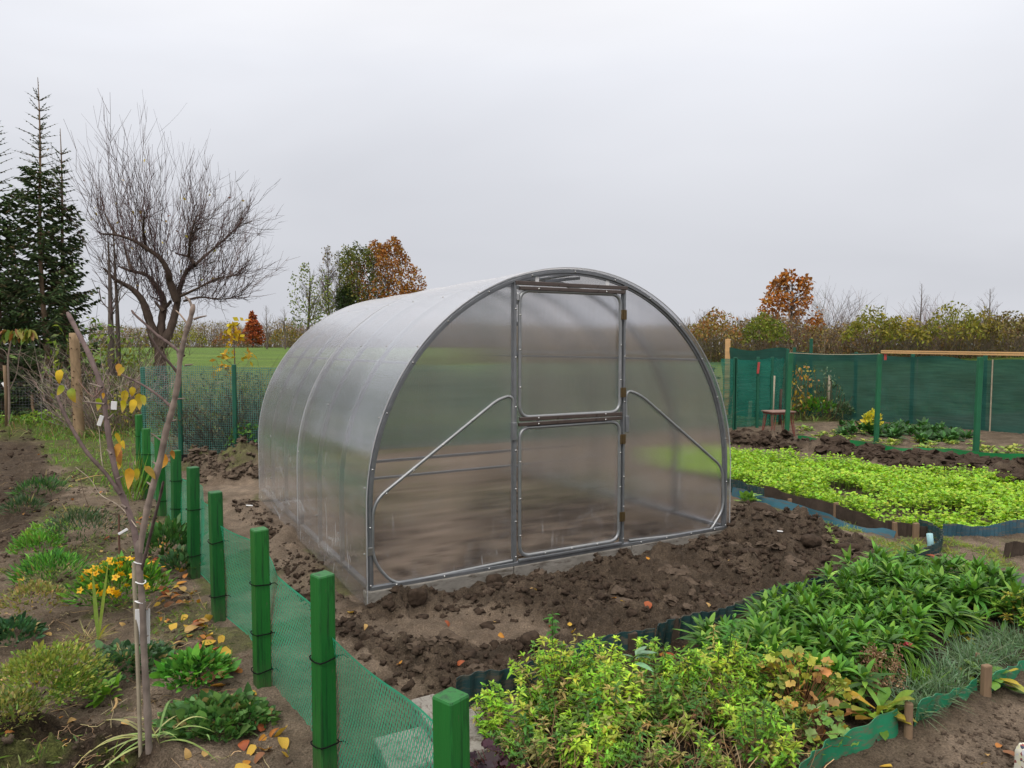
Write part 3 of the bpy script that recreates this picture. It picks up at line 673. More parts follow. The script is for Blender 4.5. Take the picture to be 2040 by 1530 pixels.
# ------------------------------------------------------------------ low net fence on green posts
def catmull(P, n):
    P = np.asarray(P, float); P = np.concatenate([[2*P[0]-P[1]], P, [2*P[-1]-P[-2]]]); out = []
    for k in range(1, len(P)-2):
        t = np.linspace(0, 1, n, endpoint=False)[:, None]; a, b, c, d = P[k-1:k+3]
        out.append(.5*((2*b) + (c-a)*t + (2*a-5*b+4*c-d)*t**2 + (3*b-a-3*c+d)*t**3))
    return np.concatenate(out + [P[-2:-1]])
def strands(mb, S, p0, q0, p1, q1, k, width, col):
    """flat strand from (p0,q0) to (p1,q1) in sheet coordinates (metres); S maps (p,q) to a point"""
    n = len(p0); t = np.linspace(0, 1, k)
    Pp = p0[:, None]*(1-t) + p1[:, None]*t; Qq = q0[:, None]*(1-t) + q1[:, None]*t
    C = S(Pp, Qq)
    T = nrm(np.gradient(C, axis=1)); e = .004
    nn = np.cross(S(Pp+e, Qq)-C, S(Pp, Qq+e)-C); nn = nrm(nn + 1e-12); A = np.cross(T, nn)*width/2
    V = np.stack([C-A, C+A], 2)
    b = (np.arange(n)[:, None]*k + np.arange(k-1)[None])*2
    mb.add(V, np.stack([b, b+1, b+3, b+2], -1).reshape(-1, 4), col)
low = empty('low_net_fence', (0, 0, 0), 0, 'low garden fence of square bright green posts carrying fine green netting', 'fence')
dirf = nrm(FENCE[-1]-FENCE[0]); perp = np.array([dirf[1], -dirf[0], 0]);  # towards the greenhouse
if perp[0] < 0: perp = -perp
hts = [.75, .76, .75, .745, .75, .74, .75, .73, .75]
fyaw = math.atan2(dirf[1], dirf[0])
for k, p in enumerate(FENCE):
    mb = MB(); box(mb, (0, 0, (hts[k]-.25)/2), (.066, .066, hts[k]+.25), bev=.005)
    o = mb.build('post', M['green_paint'], low, smooth=False); o.location = p; o.rotation_euler = (R(rng.normal(0, .7)), R(rng.normal(0, .7)), fyaw + R(rng.normal(0, 4)) + R(12))
    for z in ((.12, .47) if k == 0 else (.1, .27, .5) if k % 3 == 2 else (.14, .46)):
        t = MB(); q = .0355; zz = lambda: z + rng.normal(0, .004)
        loop = np.array([(-q, -q, zz()), (q, -q, zz()), (q, q, zz()), (-q, q, zz()), (-q, -q, zz())]); tubes(t, catmull(loop, 3), .0028, 4)
        tubes(t, np.array([(-q, -q, z), (-q-.025, -q-.01, z+.008), (-q-.05, -q-.012, z+.004)]), .002, 4)
        t.build('cable_tie', M['black_tie'], o)
net_pts = np.concatenate([[FENCE[0]*1.0 - dirf*.8], FENCE, [FENCE[-1]+dirf*.25]]) + perp*.038
for k in range(len(net_pts)-1): pass
npth = []
for k in range(len(net_pts)-1):
    a_, b_ = net_pts[k], net_pts[k+1]
    for t in np.linspace(0, 1, 14, endpoint=False):
        npth.append(a_*(1-t)+b_*t + perp*(.05*math.sin(PI*t)*(1 if k % 2 else .55)))
npth.append(net_pts[-1]); npth = np.array(npth)
cum = np.concatenate([[0], np.cumsum(np.linalg.norm(np.diff(npth, axis=0), axis=1))]); NL = cum[-1]
def net_S(p, q):
    x = np.interp(p, cum, npth[:, 0]); y = np.interp(p, cum, npth[:, 1])
    ht = .545 + .022*np.sin(p*2.1) - .03*np.sin(p*PI)**2; v = q/.5
    lean = .035*np.sin(p*2.6+1)*v + .02*np.sin(v*PI)*np.sin(p*4.1)
    return np.stack([x + perp[0]*lean, y + perp[1]*lean, .008 + ht*v], -1)
mb = MB(); cell = .0195; nn_ = int(NL/cell); p0 = np.arange(nn_)*cell; run = .5*.62
strands(mb, net_S, p0, 0*p0, p0+run, 0*p0+.5, 22, .0050, (.5, .5, .5)); strands(mb, net_S, p0+run, 0*p0, p0, 0*p0+.5, 22, .0050, (.5, .5, .5))
for q in (0., .5): strands(mb, net_S, np.array([0.]), np.array([q]), np.array([NL]), np.array([q]), 260, .007, (.5, .5, .5))
mb.build('netting', M['net'], low)

# ------------------------------------------------------------------ rear wire fence
def wire_fence(name, pts, hgt, cell, label, posts, mat=M['wire'], width=.0065, pm_=M['teal_post'], skip_h=1, pw=.05, z0=.02):
    root = empty(name, (0, 0, 0), 0, label, 'fence')
    pts = np.asarray(pts, float); cu = np.concatenate([[0], np.cumsum(np.linalg.norm(np.diff(pts[:, :2], axis=0), axis=1))]); L = cu[-1]
    def S(p, q):
        x = np.interp(p, cu, pts[:, 0]); y = np.interp(p, cu, pts[:, 1])
        wv = .025*np.sin(p*1.7)*np.sin(q*2.2)
        return np.stack([x, y + wv, z0 + q + .012*np.sin(p*2.3)*(q/hgt)], -1)
    mb = MB(); p = np.arange(0, L, cell); strands(mb, S, p, 0*p, p, 0*p+hgt, 8, width, (.5, .5, .5))
    q = np.arange(0, hgt+.001, cell*skip_h); strands(mb, S, 0*q, q, 0*q+L, q, int(L*4)+2, width, (.5, .5, .5))
    mb.build('wire_mesh', mat, root)
    for x, y, h in posts:
        m2 = MB(); box(m2, (0, 0, h/2-.1), (pw, pw, h+.2), bev=.006); o = m2.build('post', pm_, root, smooth=False); o.location = (x, y, 0)
    return root
ra, rb, rc, rd_ = at(285, 905), at(515, 909), at(1440, 857), at(1545, 850)
pst = [(*at(288, 895)[:2], 1.25), (*at(361, 915)[:2], 1.3), (*at(470, 912)[:2], 1.32), (*at(700, 900)[:2], 1.32), (*at(1000, 884)[:2], 1.32), (*at(1250, 870)[:2], 1.32), (*at(1464, 858)[:2], 1.36)]
wire_fence('wire_fence', [ra, rb, at(1000, 884), rc], 1.27, .032, 'green wire mesh fence on dark posts running behind the greenhouse', pst)
k0 = MB(); sk = np.array([at(340, 918), at(515, 916), at(700, 902)]) ; sk[:, 2] += .03
ribbon(k0, sk + np.array([0, 0, -.04]), sk + np.array([0, .02, .05]), (.5, .5, .5)); 
o = tag(k0.build('ground_strip', M['black_tie'], None), 'black plastic strip along the foot of the rear wire fence', 'edging')
# thin grey wire fence in front of the spruces
wire_fence('chain_fence', [at(-160, 842), at(150, 838)], .86, .06, 'thin grey wire fence in front of the dark spruces at the left edge', [(*at(66, 838)[:2], .55)], mat=M['galv'], width=.003, pm_=M['wood'], z0=.0)

# ------------------------------------------------------------------ teal net pen beside the greenhouse, right
def sheet(path, hgt, sag=.05, wrinkle=.03, n=60, mz=14, z0=.0, seed=0, top=None):
    path = np.asarray(path, float); cu = np.concatenate([[0], np.cumsum(np.linalg.norm(np.diff(path[:, :2], axis=0), axis=1))])
    p = np.linspace(0, cu[-1], n); x = np.interp(p, cu, path[:, 0]); y = np.interp(p, cu, path[:, 1]); v = np.linspace(0, 1, mz)
    hh = hgt if top is None else np.interp(p, cu, top)
    Pm, Vm = np.meshgrid(p, v, indexing='ij')
    off = wrinkle*fbm(Pm*1.3+seed, Vm*2.+Pm*.6, 3, 60+seed)
    Zm = z0 + (hh[:, None] if top is not None else hh)*Vm - sag*np.sin(Pm*2.2)**2*Vm + .02*fbm(Pm*2, Vm*0, 2, seed)*Vm
    d = path[-1]-path[0]; d = d/np.linalg.norm(d[:2]); nx, ny = d[1], -d[0]
    V = np.stack([x[:, None]+off*nx, y[:, None]+off*ny, Zm], -1)
    i, j = np.meshgrid(np.arange(n-1), np.arange(mz-1), indexing='ij'); mb = MB()
    mb.add(V, np.stack([i*mz+j, (i+1)*mz+j, (i+1)*mz+j+1, i*mz+j+1], -1).reshape(-1, 4)); return mb
def netcloth(name, col, holes, stripes=60.):
    m, nt, out = nodes(name); b = nt.nodes.new('ShaderNodeBsdfPrincipled'); b.inputs['Roughness'].default_value = .6; b.inputs['Specular IOR Level'].default_value = .25
    ob = coords(nt, 'Object'); rgb = nt.nodes.new('ShaderNodeRGB'); rgb.outputs[0].default_value = (*col, 1)
    st = noise(nt, stripes, 2, .5, coords(nt, 'Object', (.04, .04, 1))); st2 = noise(nt, 3.5, 4, .6, coords(nt, 'Object', (.5, .5, 1)))
    c = mixc(nt, 1., mixc(nt, 1., rgb.outputs[0], ramp(nt, st, (.3, .78), (.7, 1.2)), 'MULTIPLY'), ramp(nt, st2, (.3, .82), (.7, 1.2)), 'MULTIPLY'); nt.links.new(c, b.inputs['Base Color'])
    tl = nt.nodes.new('ShaderNodeBsdfTranslucent'); nt.links.new(c, tl.inputs[0]); m1 = nt.nodes.new('ShaderNodeMixShader'); m1.inputs[0].default_value = .35; lk(nt, b, 0, m1, 1); lk(nt, tl, 0, m1, 2)
    tr = nt.nodes.new('ShaderNodeBsdfTransparent'); mx = nt.nodes.new('ShaderNodeMixShader')
    h = ramp(nt, st, (.25, holes*.5), (.75, min(1, holes*1.5))); nt.links.new(h, mx.inputs[0]); lk(nt, m1, 0, mx, 1); lk(nt, tr, 0, mx, 2); lk(nt, mx, 0, out, 0); return m
M['shade'] = netcloth('dark green shade net', (.016, .08, .064), .10)
M['teal'] = netcloth('teal windbreak net', (.014, .17, .125), .30, 34.)
pen = empty('net_pen', (0, 0, 0), 0, 'teal slatted net panel with a red tag right behind the greenhouse', 'net screen')
sheet([at(1436, 857), at(1536, 850), at(1558, 838)], 1.33, .03, .05, z0=.03, seed=3).build('net_panel', M['teal'], pen)
for u, v in ((1462, 858), (1508, 853), (1536, 850)):
    m2 = MB(); box(m2, (0, 0, .62), (.05, .05, 1.5), bev=.006); o = m2.build('post', M['teal_post'], pen, smooth=False); o.location = at(u, v)
q = atY(1510, 733, at(1510, 853)[1]-.06); mb = MB(); box(mb, (0, 0, 0), (.045, .012, .22), bev=.004, tilt=(.08, 0)); o = mb.build('tag', M['red_tag'], pen, smooth=False); o.location = q
lab = ['pale squared timber stake nearest the greenhouse arch, in front of the teal net', 'shorter pale timber stake in front of the teal net, left of the rusty stool']
for k, (u, v, h) in enumerate(((1459, 848, .60), (1492, 852, .50))):
    mb = MB(); box(mb, (0, 0, h/2), (.055, .055, h), bev=.005, tilt=(.05, 0)); o = mb.build('timber_stake', M['pale_wood'] if 'pale_wood' in M else M.setdefault('pale_wood', pm('pale timber', (.42, .36, .24), rough=.8, var=.2, vscale=9, stretch=(1, 1, .2))), None, smooth=False)
    o.location = at(u, v-2); tag(o, lab[k], 'stake')

# dark net to the left of the right garden, further back
scr = empty('net_screen', (0, 0, 0), 0, 'dark green windbreak cloth stretched far back between the teal net and the tall green posts', 'net screen')
s0, s1 = at(1445, 826), at(1566, 838)
sheet([s0, s1], 1.55, .05, .06, z0=.0, seed=8).build('cloth', M['shade'], scr)
for p in (s0, s1):
    m2 = MB(); box(m2, (0, 0, .72), (.06, .06, 1.6), bev=.006); o = m2.build('post', M['teal_post'], scr, smooth=False); o.location = p
q = at(1446, 826); m2 = MB(); box(m2, (0, 0, .86), (.11, .05, 1.76), bev=.005); o = m2.build('plank', M['lath'], scr, smooth=False); o.location = q + np.array([0, -.06, 0])

# shade net fence along the right garden
sn = empty('shade_net_fence', (0, 0, 0), 0, 'long dark green shade net fence along the far side of the right garden', 'fence')
n0, n1, n2 = at(1580, 829), at(1810, 845), at(2075, 868); n3 = at(2300, 888)
sheet([n0, n1, n2, n3], 1.4, .04, .05, n=140, z0=.0, seed=5, top=[1.48, 1.38, 1.34, 1.32]).build('net', M['shade'], sn)
for (u, v, h) in ((1582, 829, 1.55), (1615, 830, 1.75), (1705, 836, 1.45), (1818, 846, 1.42), (1962, 858, 1.42), (2085, 869, 1.4)):
    m2 = MB(); box(m2, (0, 0, h/2), (.06, .06, h), bev=.006); o = m2.build('post', M['teal_post'], sn, smooth=False); o.location = at(u, v-2) + np.array([0, .06, 0])
for (u, v, ut, vt) in ((1693, 832, 1702, 708), (1817, 838, 1824, 714), (1966, 858, 1972, 716)):
    b0 = at(u, v+1); t0 = atY(ut, vt, b0[1]+.05); m2 = MB(); tubes(m2, np.linspace(b0, t0, 6)+np.array([0, -.08, 0]), .013, 6); m2.build('bamboo_cane', M['bamboo'], sn)

# row of tall posts with string and lath
tr = empty('post_row', (0, 0, 0), 0, 'row of three tall green posts joined by a string and a pale wooden lath', 'trellis')
tp = [(1566, 875, 703), (1745, 882, 705), (1943, 912, 711)]; tops = []
for k, (u, v, vt) in enumerate(tp):
    p = at(u, v); zt = atY(u, vt, p[1])[2]; m2 = MB(); box(m2, (0, 0, zt/2-.1), (.066, .066, zt+.2), bev=.008, tilt=(.015 if k else .03, 0)); o = m2.build('post', M['tall_green'] if 'tall_green' in M else M.setdefault('tall_green', pm('green painted post', (.012, .11, .05), rough=.5, var=.25, vscale=5)), tr, smooth=False); o.location = p
    tops.append(np.array([p[0]+.03, p[1], zt]))
m2 = MB(); pp = np.linspace(tops[0], tops[1], 12); pp[:, 2] -= .02*np.sin(np.linspace(0, PI, 12)); tubes(m2, pp, .006, 5); m2.build('string', M['bamboo'], tr)
e = tops[2] + (tops[2]-tops[1])*1.4; e[2] = tops[2][2]
for dz, kk in ((.028, 0), (.0, 1)):
    a_ = tops[1]+np.array([.02, -.0, dz+.02]); b_ = e+np.array([0, -.0, dz+.02]); d = b_-a_; m2 = MB(); box(m2, (0, 0, 0), (np.linalg.norm(d), .03, .022), bev=.003); o = m2.build('lath', M['lath'], tr, smooth=False); o.location = (a_+b_)/2; o.rotation_euler = Vector(d).to_track_quat('X', 'Z').to_euler()
m2 = MB(); box(m2, (0, 0, 0), (.04, .02, .10), bev=.006); o = m2.build('ribbon', M['red_tag'], tr, smooth=False); o.location = tops[1] + np.array([.06, -.05, -.05])

# rusty stool
st = empty('stool', tuple(at(1550, 868)), R(12), 'small rusty stool with a board seat and thin rod legs beside the tall green posts', 'stool')
mb = MB(); box(mb, (0, 0, .43), (.46, .36, .022), bev=.004); mb.build('seat', M['rust_board'] if 'rust_board' in M else M.setdefault('rust_board', pm('brown painted board', (.2, .12, .1), rough=.8, var=.25, vscale=12)), st, smooth=False)
mb = MB(); box(mb, (0, 0, .405), (.42, .32, .028), bev=.003); mb.build('apron', M['rust'], st, smooth=False)
for sx_ in (-1, 1):
    for sy_ in (-1, 1):
        mb = MB(); c = np.array((sx_*.19, sy_*.14, .4))
        tubes(mb, np.array([[c, (sx_*.22, sy_*.165, .0)], [c-np.array((sx_*.06, 0, 0)), (sx_*.2, sy_*.165, .0)], [c-np.array((0, sy_*.06, 0)), (sx_*.22, sy_*.14, .0)]]), .007, 5); mb.build('leg', M['rust'], st)

# ------------------------------------------------------------------ bed edging
def corrugated(name, px, h, mat, label, amp=.0075, wl=.075, lean=0., cat='edging', z0=-.04, group=None):
    P = catmull(ground_path(px), 10); cu = np.concatenate([[0], np.cumsum(np.linalg.norm(np.diff(P, axis=0), axis=1))]); n = int(cu[-1]/.011)
    p = np.linspace(0, cu[-1], n); x = np.interp(p, cu, P[:, 0]); y = np.interp(p, cu, P[:, 1])
    d = nrm(np.stack([np.gradient(x), np.gradient(y)], 1)); nx, ny = -d[:, 1], d[:, 0]
    o = amp*np.sin(p*2*PI/wl + 1.5*fbm(p*1.2, p*0, 2, 7)); top = h + .022*fbm(p*2.6, p*0, 3, 9); ln = lean + .02*fbm(p*1.6, p*0, 2, 4)
    gz = ground_z(np.stack([x, y], 1))*0 
    rows = []
    for v in (0, .97, 1.):
        rows.append(np.stack([x+nx*(o+ln*v), y+ny*(o+ln*v), z0 + (top-z0)*v], 1))
    rows = np.array(rows); mb = MB(); K = n
    i, j = np.meshgrid(np.arange(2), np.arange(K-1), indexing='ij')
    mb.add(rows, np.stack([i*K+j, i*K+j+1, (i+1)*K+j+1, (i+1)*K+j], -1).reshape(-1, 4))
    ob = mb.build(name, mat, None, smooth=False); so_ = ob.modifiers.new('thickness', 'SOLIDIFY'); so_.thickness = .0025
    return tag(ob, label, cat, group)
corrugated('corrugated_edging', [(905, 1408), (1000, 1382), (1090, 1352), (1180, 1328), (1298, 1298)], .12, M['edging_blue'], 'dark corrugated edging strip between the dug soil and the lime plants, nearest the concrete blocks')
corrugated('corrugated_edging', [(1296, 1299), (1332, 1284), (1345, 1279)], .135, M['edging_blue'], 'short bowed piece of dark corrugated edging left of the brown peg', lean=-.02)
corrugated('corrugated_edging', [(1350, 1277), (1400, 1262), (1520, 1222), (1640, 1185), (1740, 1155), (1812, 1135), (1845, 1122), (1868, 1108), (1872, 1092), (1856, 1077), (1830, 1066)], .12, M['edging_blue'], 'long dark corrugated edging strip curling round the corner behind the dark leafy plants')
corrugated('corrugated_edging', [(1575, 1590), (1622, 1535), (1650, 1510), (1700, 1494), (1745, 1478), (1792, 1460)], .085, M['edging_green'], 'emerald corrugated edging in front of the bare bed, left of the first round peg', .006, .14)
corrugated('corrugated_edging', [(1816, 1446), (1850, 1428), (1890, 1410), (1950, 1388)], .085, M['edging_green'], 'emerald corrugated edging between the two round pegs', .006, .14)
corrugated('corrugated_edging', [(1965, 1382), (1990, 1372), (2020, 1352), (2075, 1325)], .08, M['edging_green'], 'emerald corrugated edging right of the square topped peg at the picture edge', .006, .14)
corrugated('corrugated_edging', [(1325, 1372), (1375, 1355), (1440, 1330), (1500, 1310)], .10, M['edging_grass'], 'flat bright green edging panel half hidden behind the lime plants', .003, .2)
corrugated('corrugated_edging', [(1455, 980), (1500, 990), (1530, 995)], .13, M['edging_blue'], 'dark corrugated strip holding the mustard bed beside the greenhouse', .006, .04)
corrugated('edging_board', [(1525, 995), (1570, 1007), (1620, 1023), (1660, 1035), (1720, 1054), (1762, 1066)], .13, M['dark_wood'], 'dark board and sagging film holding the mustard bed', .006, .3)
corrugated('corrugated_edging', [(1764, 1067), (1800, 1072), (1872, 1074)], .115, M['dark_wood'], 'dirty dark corrugated strip at the bend of the mustard bed', .006, .05)
corrugated('corrugated_edging', [(1874, 1075), (1950, 1073), (2050, 1064), (2180, 1052)], .115, M['edging_blue2'] if 'edging_blue2' in M else M.setdefault('edging_blue2', pm('blue corrugated plastic', (.03, .085, .12), rough=.5, var=.35, vscale=8, dirt=((.14, .11, .08), 9, .7))), 'blue corrugated strip along the near edge of the mustard bed', .006, .04)
corrugated('plastic_edging', [(1456, 988), (1520, 1003), (1560, 1018), (1620, 1036), (1680, 1054), (1735, 1068), (1775, 1078)], .075, M['edging_sky'], 'low blue plastic sheet edging beside the path, in front of the mustard board', .004, .3, lean=.05)
corrugated('edging_board', [(1995, 1118), (2060, 1104), (2150, 1085)], .12, M['dark_wood'], 'dark brown corrugated board at the right picture edge', .006, .05)
gedge = [(1590, 880), (1680, 888), (1760, 897), (1850, 905), (1930, 912), (2050, 922), (2200, 938)]
corrugated('plastic_edging', gedge, .09, M['edging_grass'], 'bright green edging strip running between the furrowed soil and the far bed', .004, .3)
def peg(u, v, h, w, rnd, label, mat=None, tilt=(0, 0)):
    mb = MB()
    if rnd:
        tubes(mb, np.array([(0, 0, -.05), (0, 0, h*.5), (tilt[0]*h, 0, h-.004), (tilt[0]*h, 0, h)]), np.array([w/2, w/2*.97, w/2*.96, w/2*.8]), 10, caps=True)
    else: box(mb, (0, 0, h/2-.02), (w, w*.6, h+.04), bev=.004, tilt=tilt, rz=.3)
    o = mb.build('wooden_peg', mat or M['wood'], None, smooth=False); o.location = at(u, v); return tag(o, label, 'peg')
peg(1343, 1285, .15, .042, False, 'brown squared peg bracing the dark corrugated edging near its middle', M['dark_wood'])
peg(1259, 1310, .13, .05, False, 'brown flat peg at the edging behind the lime plants', M['dark_wood'])
peg(1809, 1462, .13, .034, True, 'thin round wooden peg by the yellowing rosette plant')
peg(1963, 1395, .16, .044, False, 'thick pale peg standing on the path side of the emerald edging', M['wood'])
peg(1946, 1350, .12, .02, True, 'thin grey stick peg among the blue green tufts')
peg(1573, 1014, .10, .04, False, 'pale peg between the mustard board and blue sheet, nearer the greenhouse')
peg(1665, 1036, .16, .045, False, 'pale peg standing against the mustard board, right of another peg')
peg(1783, 1071, .13, .05, False, 'grey peg at the bend of the mustard bed edging', M['wood'])
peg(1824, 1076, .14, .05, False, 'square grey peg right of the bend of the mustard bed edging', M['wood'])
mb = MB(); tubes(mb, np.array([(0, 0, -.05), (0, 0, .1), (-.01, 0, .17)]), .022, 12, caps=True); o = mb.build('plastic_pipe', M['blue_tube'], None); o.location = at(1853, 1108); tag(o, 'pale blue pipe stub sticking up at the corner of the dark edging', 'pipe')
# concrete pieces by the nearest green post
def block(u, v, size, rz, label, z=0.):
    mb = MB(); box(mb, (0, 0, size[2]/2+z), size, bev=.008); o = mb.build('concrete_block', M['concrete'], None, smooth=False); p = at(u, v); o.location = p; o.rotation_euler = (R(1.5), R(-1), rz); return tag(o, label, 'concrete block')
block(866, 1470, (.11, .27, .11), R(28), 'upright concrete brick left of the nearest green post')
block(970, 1470, (.34, .30, .05), R(18), 'flat broken concrete slab right of the nearest green post')
block(812, 1520, (.20, .24, .06), R(25), 'concrete slab lying behind the netting left of the nearest post')
# weed fabric at the right edge
P = ground_path([(1955, 1155), (2040, 1130), (2200, 1150), (2200, 1250), (2040, 1225), (1985, 1180)], .0); n = 26
u_, v_ = np.meshgrid(np.linspace(0, 1, n), np.linspace(0, 1, n), indexing='ij')
Pq = (P[0]*(1-u_)[..., None] + P[2]*u_[..., None])*(1-v_)[..., None] + (P[5]*(1-u_)[..., None] + P[3]*u_[..., None])*v_[..., None]
Pq[..., 2] = .03 + .03*np.maximum(fbm(u_*4, v_*3+u_*2, 3, 13), -.3); i, j = np.meshgrid(np.arange(n-1), np.arange(n-1), indexing='ij'); mb = MB()
mb.add(Pq, np.stack([i*n+j, (i+1)*n+j, (i+1)*n+j+1, i*n+j+1], -1).reshape(-1, 4)); tag(mb.build('weed_fabric', M['fabric']), 'crumpled black weed fabric behind the dark leafy plants at the right edge', 'fabric')
# ------------------------------------------------------------------ foreground sapling
YS = 2.6
def sp3(px, dy=0.): return np.array([atY(u, v, YS + dy*(k/(max(len(px)-1, 1)))) for k, (u, v) in enumerate(px)])
def limb(mb, px, r0, r1, dy=0., n=7, col=(.185, .15, .13), knob=.12, seed=0):
    P = catmull(sp3(px, dy), n); K = len(P); rr_ = np.linspace(r0, r1, K)*(1+knob*fbm(np.arange(K)*.55+seed, np.zeros(K), 2, seed)); rr_[-1] *= .5
    cc = np.clip(np.array(col)*(1+.25*fbm(np.arange(K)*.8, np.zeros(K), 2, seed+3))[:, None], .01, 1)
    V0 = mb.n; tubes(mb, P[None], rr_[None], 8, col=(0, 0, 0)); mb.c[-1] = np.repeat(cc, 8, 0); return P
sap = empty('fruit_sapling', tuple(at(300, 1556)), 0, 'young nearly bare fruit sapling with a few yellow leaves in the left foreground', 'sapling')
so_ = np.array(sap.location)
mb = MB(); BK = (.18, .145, .125); BD = (.11, .08, .075)
limb(mb, [(300, 1560), (297, 1500), (293, 1400), (287, 1300), (284, 1210), (278, 1140), (277, 1075)], .0135, .012, 0, seed=1)
limb(mb, [(278, 1140), (272, 1080), (260, 1030), (238, 970), (222, 900), (211, 830), (204, 778), (180, 712), (155, 662), (134, 622)], .0115, .0085, .12, seed=2, col=(.155, .115, .11))
limb(mb, [(278, 1100), (290, 1030), (303, 975), (318, 920), (330, 862), (343, 815), (353, 770), (359, 715), (369, 668), (378, 640), (386, 606)], .0125, .0085, -.05, seed=3, col=(.22, .175, .15))
limb(mb, [(282, 1135), (296, 1080), (308, 1032), (320, 985), (326, 958)], .006, .0045, -.15, seed=4, col=BD)
limb(mb, [(240, 985), (212, 945), (176, 905), (152, 868), (132, 832), (118, 800), (114, 788)], .0075, .0055, .1, seed=5, col=BD)
limb(mb, [(342, 812), (318, 790), (286, 768), (250, 750), (230, 740)], .0055, .003, .12, seed=6, col=BD)
limb(mb, [(367, 709), (342, 688), (314, 668), (290, 646), (270, 628), (262, 618)], .006, .004, .1, seed=7, col=BD)
limb(mb, [(358, 768), (356, 748), (342, 728), (318, 700), (296, 664)], .006, .0035, -.1, seed=8, col=BD)
limb(mb, [(385, 620), (378, 600), (368, 590)], .0055, .003, 0, seed=9); limb(mb, [(386, 636), (398, 632), (412, 629)], .0045, .0025, 0, seed=10)
limb(mb, [(377, 650), (360, 628), (350, 618)], .004, .002, .05, seed=11, col=(.25, .19, .15))
for q in ([(358, 722), (352, 700)], [(368, 728), (384, 726)], [(353, 795), (368, 794)], [(340, 840), (352, 836)], [(327, 882), (300, 862)], [(209, 805), (180, 802), (168, 800)], [(203, 772), (185, 766), (178, 764)],
          [(215, 835), (226, 824)], [(222, 905), (212, 895)], [(232, 955), (246, 948)], [(252, 1012), (240, 1004)], [(313, 926), (304, 920)], [(303, 968), (292, 960)], [(285, 1270), (296, 1266)], [(292, 1215), (300, 1200)], [(296, 1480), (303, 1474)]):
    limb(mb, q, .004, .0025, .02, 4, seed=int(q[0][0]), col=BK)
limb(mb, [(237, 985), (220, 960), (205, 930), (199, 880), (196, 850), (178, 800), (168, 790)], .0022, .0012, .15, seed=15, col=(.3, .25, .2))
limb(mb, [(272, 1050), (240, 1010), (200, 985), (180, 955), (150, 930)], .0018, .001, .2, seed=16, col=(.3, .25, .2))
limb(mb, [(205, 775), (186, 790), (165, 770), (155, 755)], .002, .001, .1, seed=17, col=(.2, .12, .1))
mb.build('trunk', M['bark'], sap, loc=so_).location = (0, 0, 0)
mb = MB(); P = catmull(sp3([(281, 1545), (277, 1400), (272, 1260), (268, 1165), (267, 1120)], .03), 8); tubes(mb, P[None], np.full((1, len(P)), .0075), 7, (.32, .27, .23)); mb.build('support_cane', M['bamboo'], sap, loc=so_).location = (0, 0, 0)
Yl, Gn, Or = (.52, .36, .025), (.24, .34, .03), (.5, .2, .04)
LV = [(121, 741, Yl, .045), (127, 772, Gn, .04), (143, 778, Gn, .052), (197, 797, (.3, .36, .03), .04), (206, 784, Yl, .02), (236, 728, (.55, .33, .06), .038), (248, 736, (.42, .36, .03), .036), (250, 782, Yl, .044), (264, 774, Yl, .035), (276, 789, Yl, .05),
      (285, 791, (.35, .36, .04), .04), (245, 800, Yl, .035), (268, 800, Yl, .045), (258, 938, (.5, .3, .03), .055), (274, 937, Yl, .04), (289, 934, (.5, .38, .1), .05), (236, 898, (.5, .2, .07), .05), (240, 888, Or, .045), (245, 880, Yl, .03), (231, 866, (.5, .33, .03), .04), (238, 922, Yl, .03), (330, 912, (.48, .22, .03), .07), (342, 900, (.3, .12, .03), .03)]
for k, (u, v, c, L) in enumerate(LV):
    mb = MB(); p = atY(u, v-10*L/.045*.5, YS + rng.uniform(-.06, .12)); d = np.array([rng.normal(0, .35), rng.normal(0, .15), -1.])
    if k == 21: d = np.array([-.6, 0, -1.])
    leaves(mb, p[None], d[None], np.array([[rng.normal(0, .3), -1, .1]]), [L*1.15], [L*.62], jit(c, 1, .12, .08), rng.uniform(-.1, .3), 7, 'ovate', rng.uniform(.05, .25), rng.uniform(-.18, .2), tip=jit((.4, .24, .04), 1, .2, .1)[0])
    tubes(mb, np.stack([p-d/np.linalg.norm(d)*.022+np.array([.004, 0, .004]), p-d/np.linalg.norm(d)*.008, p+d/np.linalg.norm(d)*.004])[None], .0008, 3, (.3, .2, .06))
    mb.build('leaf', M['leaf'], sap, loc=so_).location = (0, 0, 0)
def tagcard(u, v, wpx, hpx, rot=0., dy=0.):
    s = YS/F; mb = MB(); box(mb, (0, 0, 0), (wpx*s, .0025, hpx*s), bev=.001); o = mb.build('label_tag', M['white_plastic'], sap, smooth=False); o.location = atY(u, v, YS+dy) - so_; o.rotation_euler = (R(6), rot, R(15))
tagcard(227, 808, 11, 17, .1, .02); tagcard(200, 838, 8, 22, .35, .05); tagcard(284, 1248, 28, 76, .05, .02); tagcard(245, 1059, 5, 20, 1.05, -.03)
mb = MB(); 
for u, v in ((284, 1160), (283, 1198), (281, 1120)):
    c = atY(u-4, v, YS); a = np.linspace(0, 2*PI, 9); tubes(mb, (c + np.stack([.019*np.cos(a), .014*np.sin(a), .004*np.sin(2*a)], 1))[None], .0025, 4)
mb.build('tie_string', M['white_plastic'], sap, loc=so_).location = (0, 0, 0)

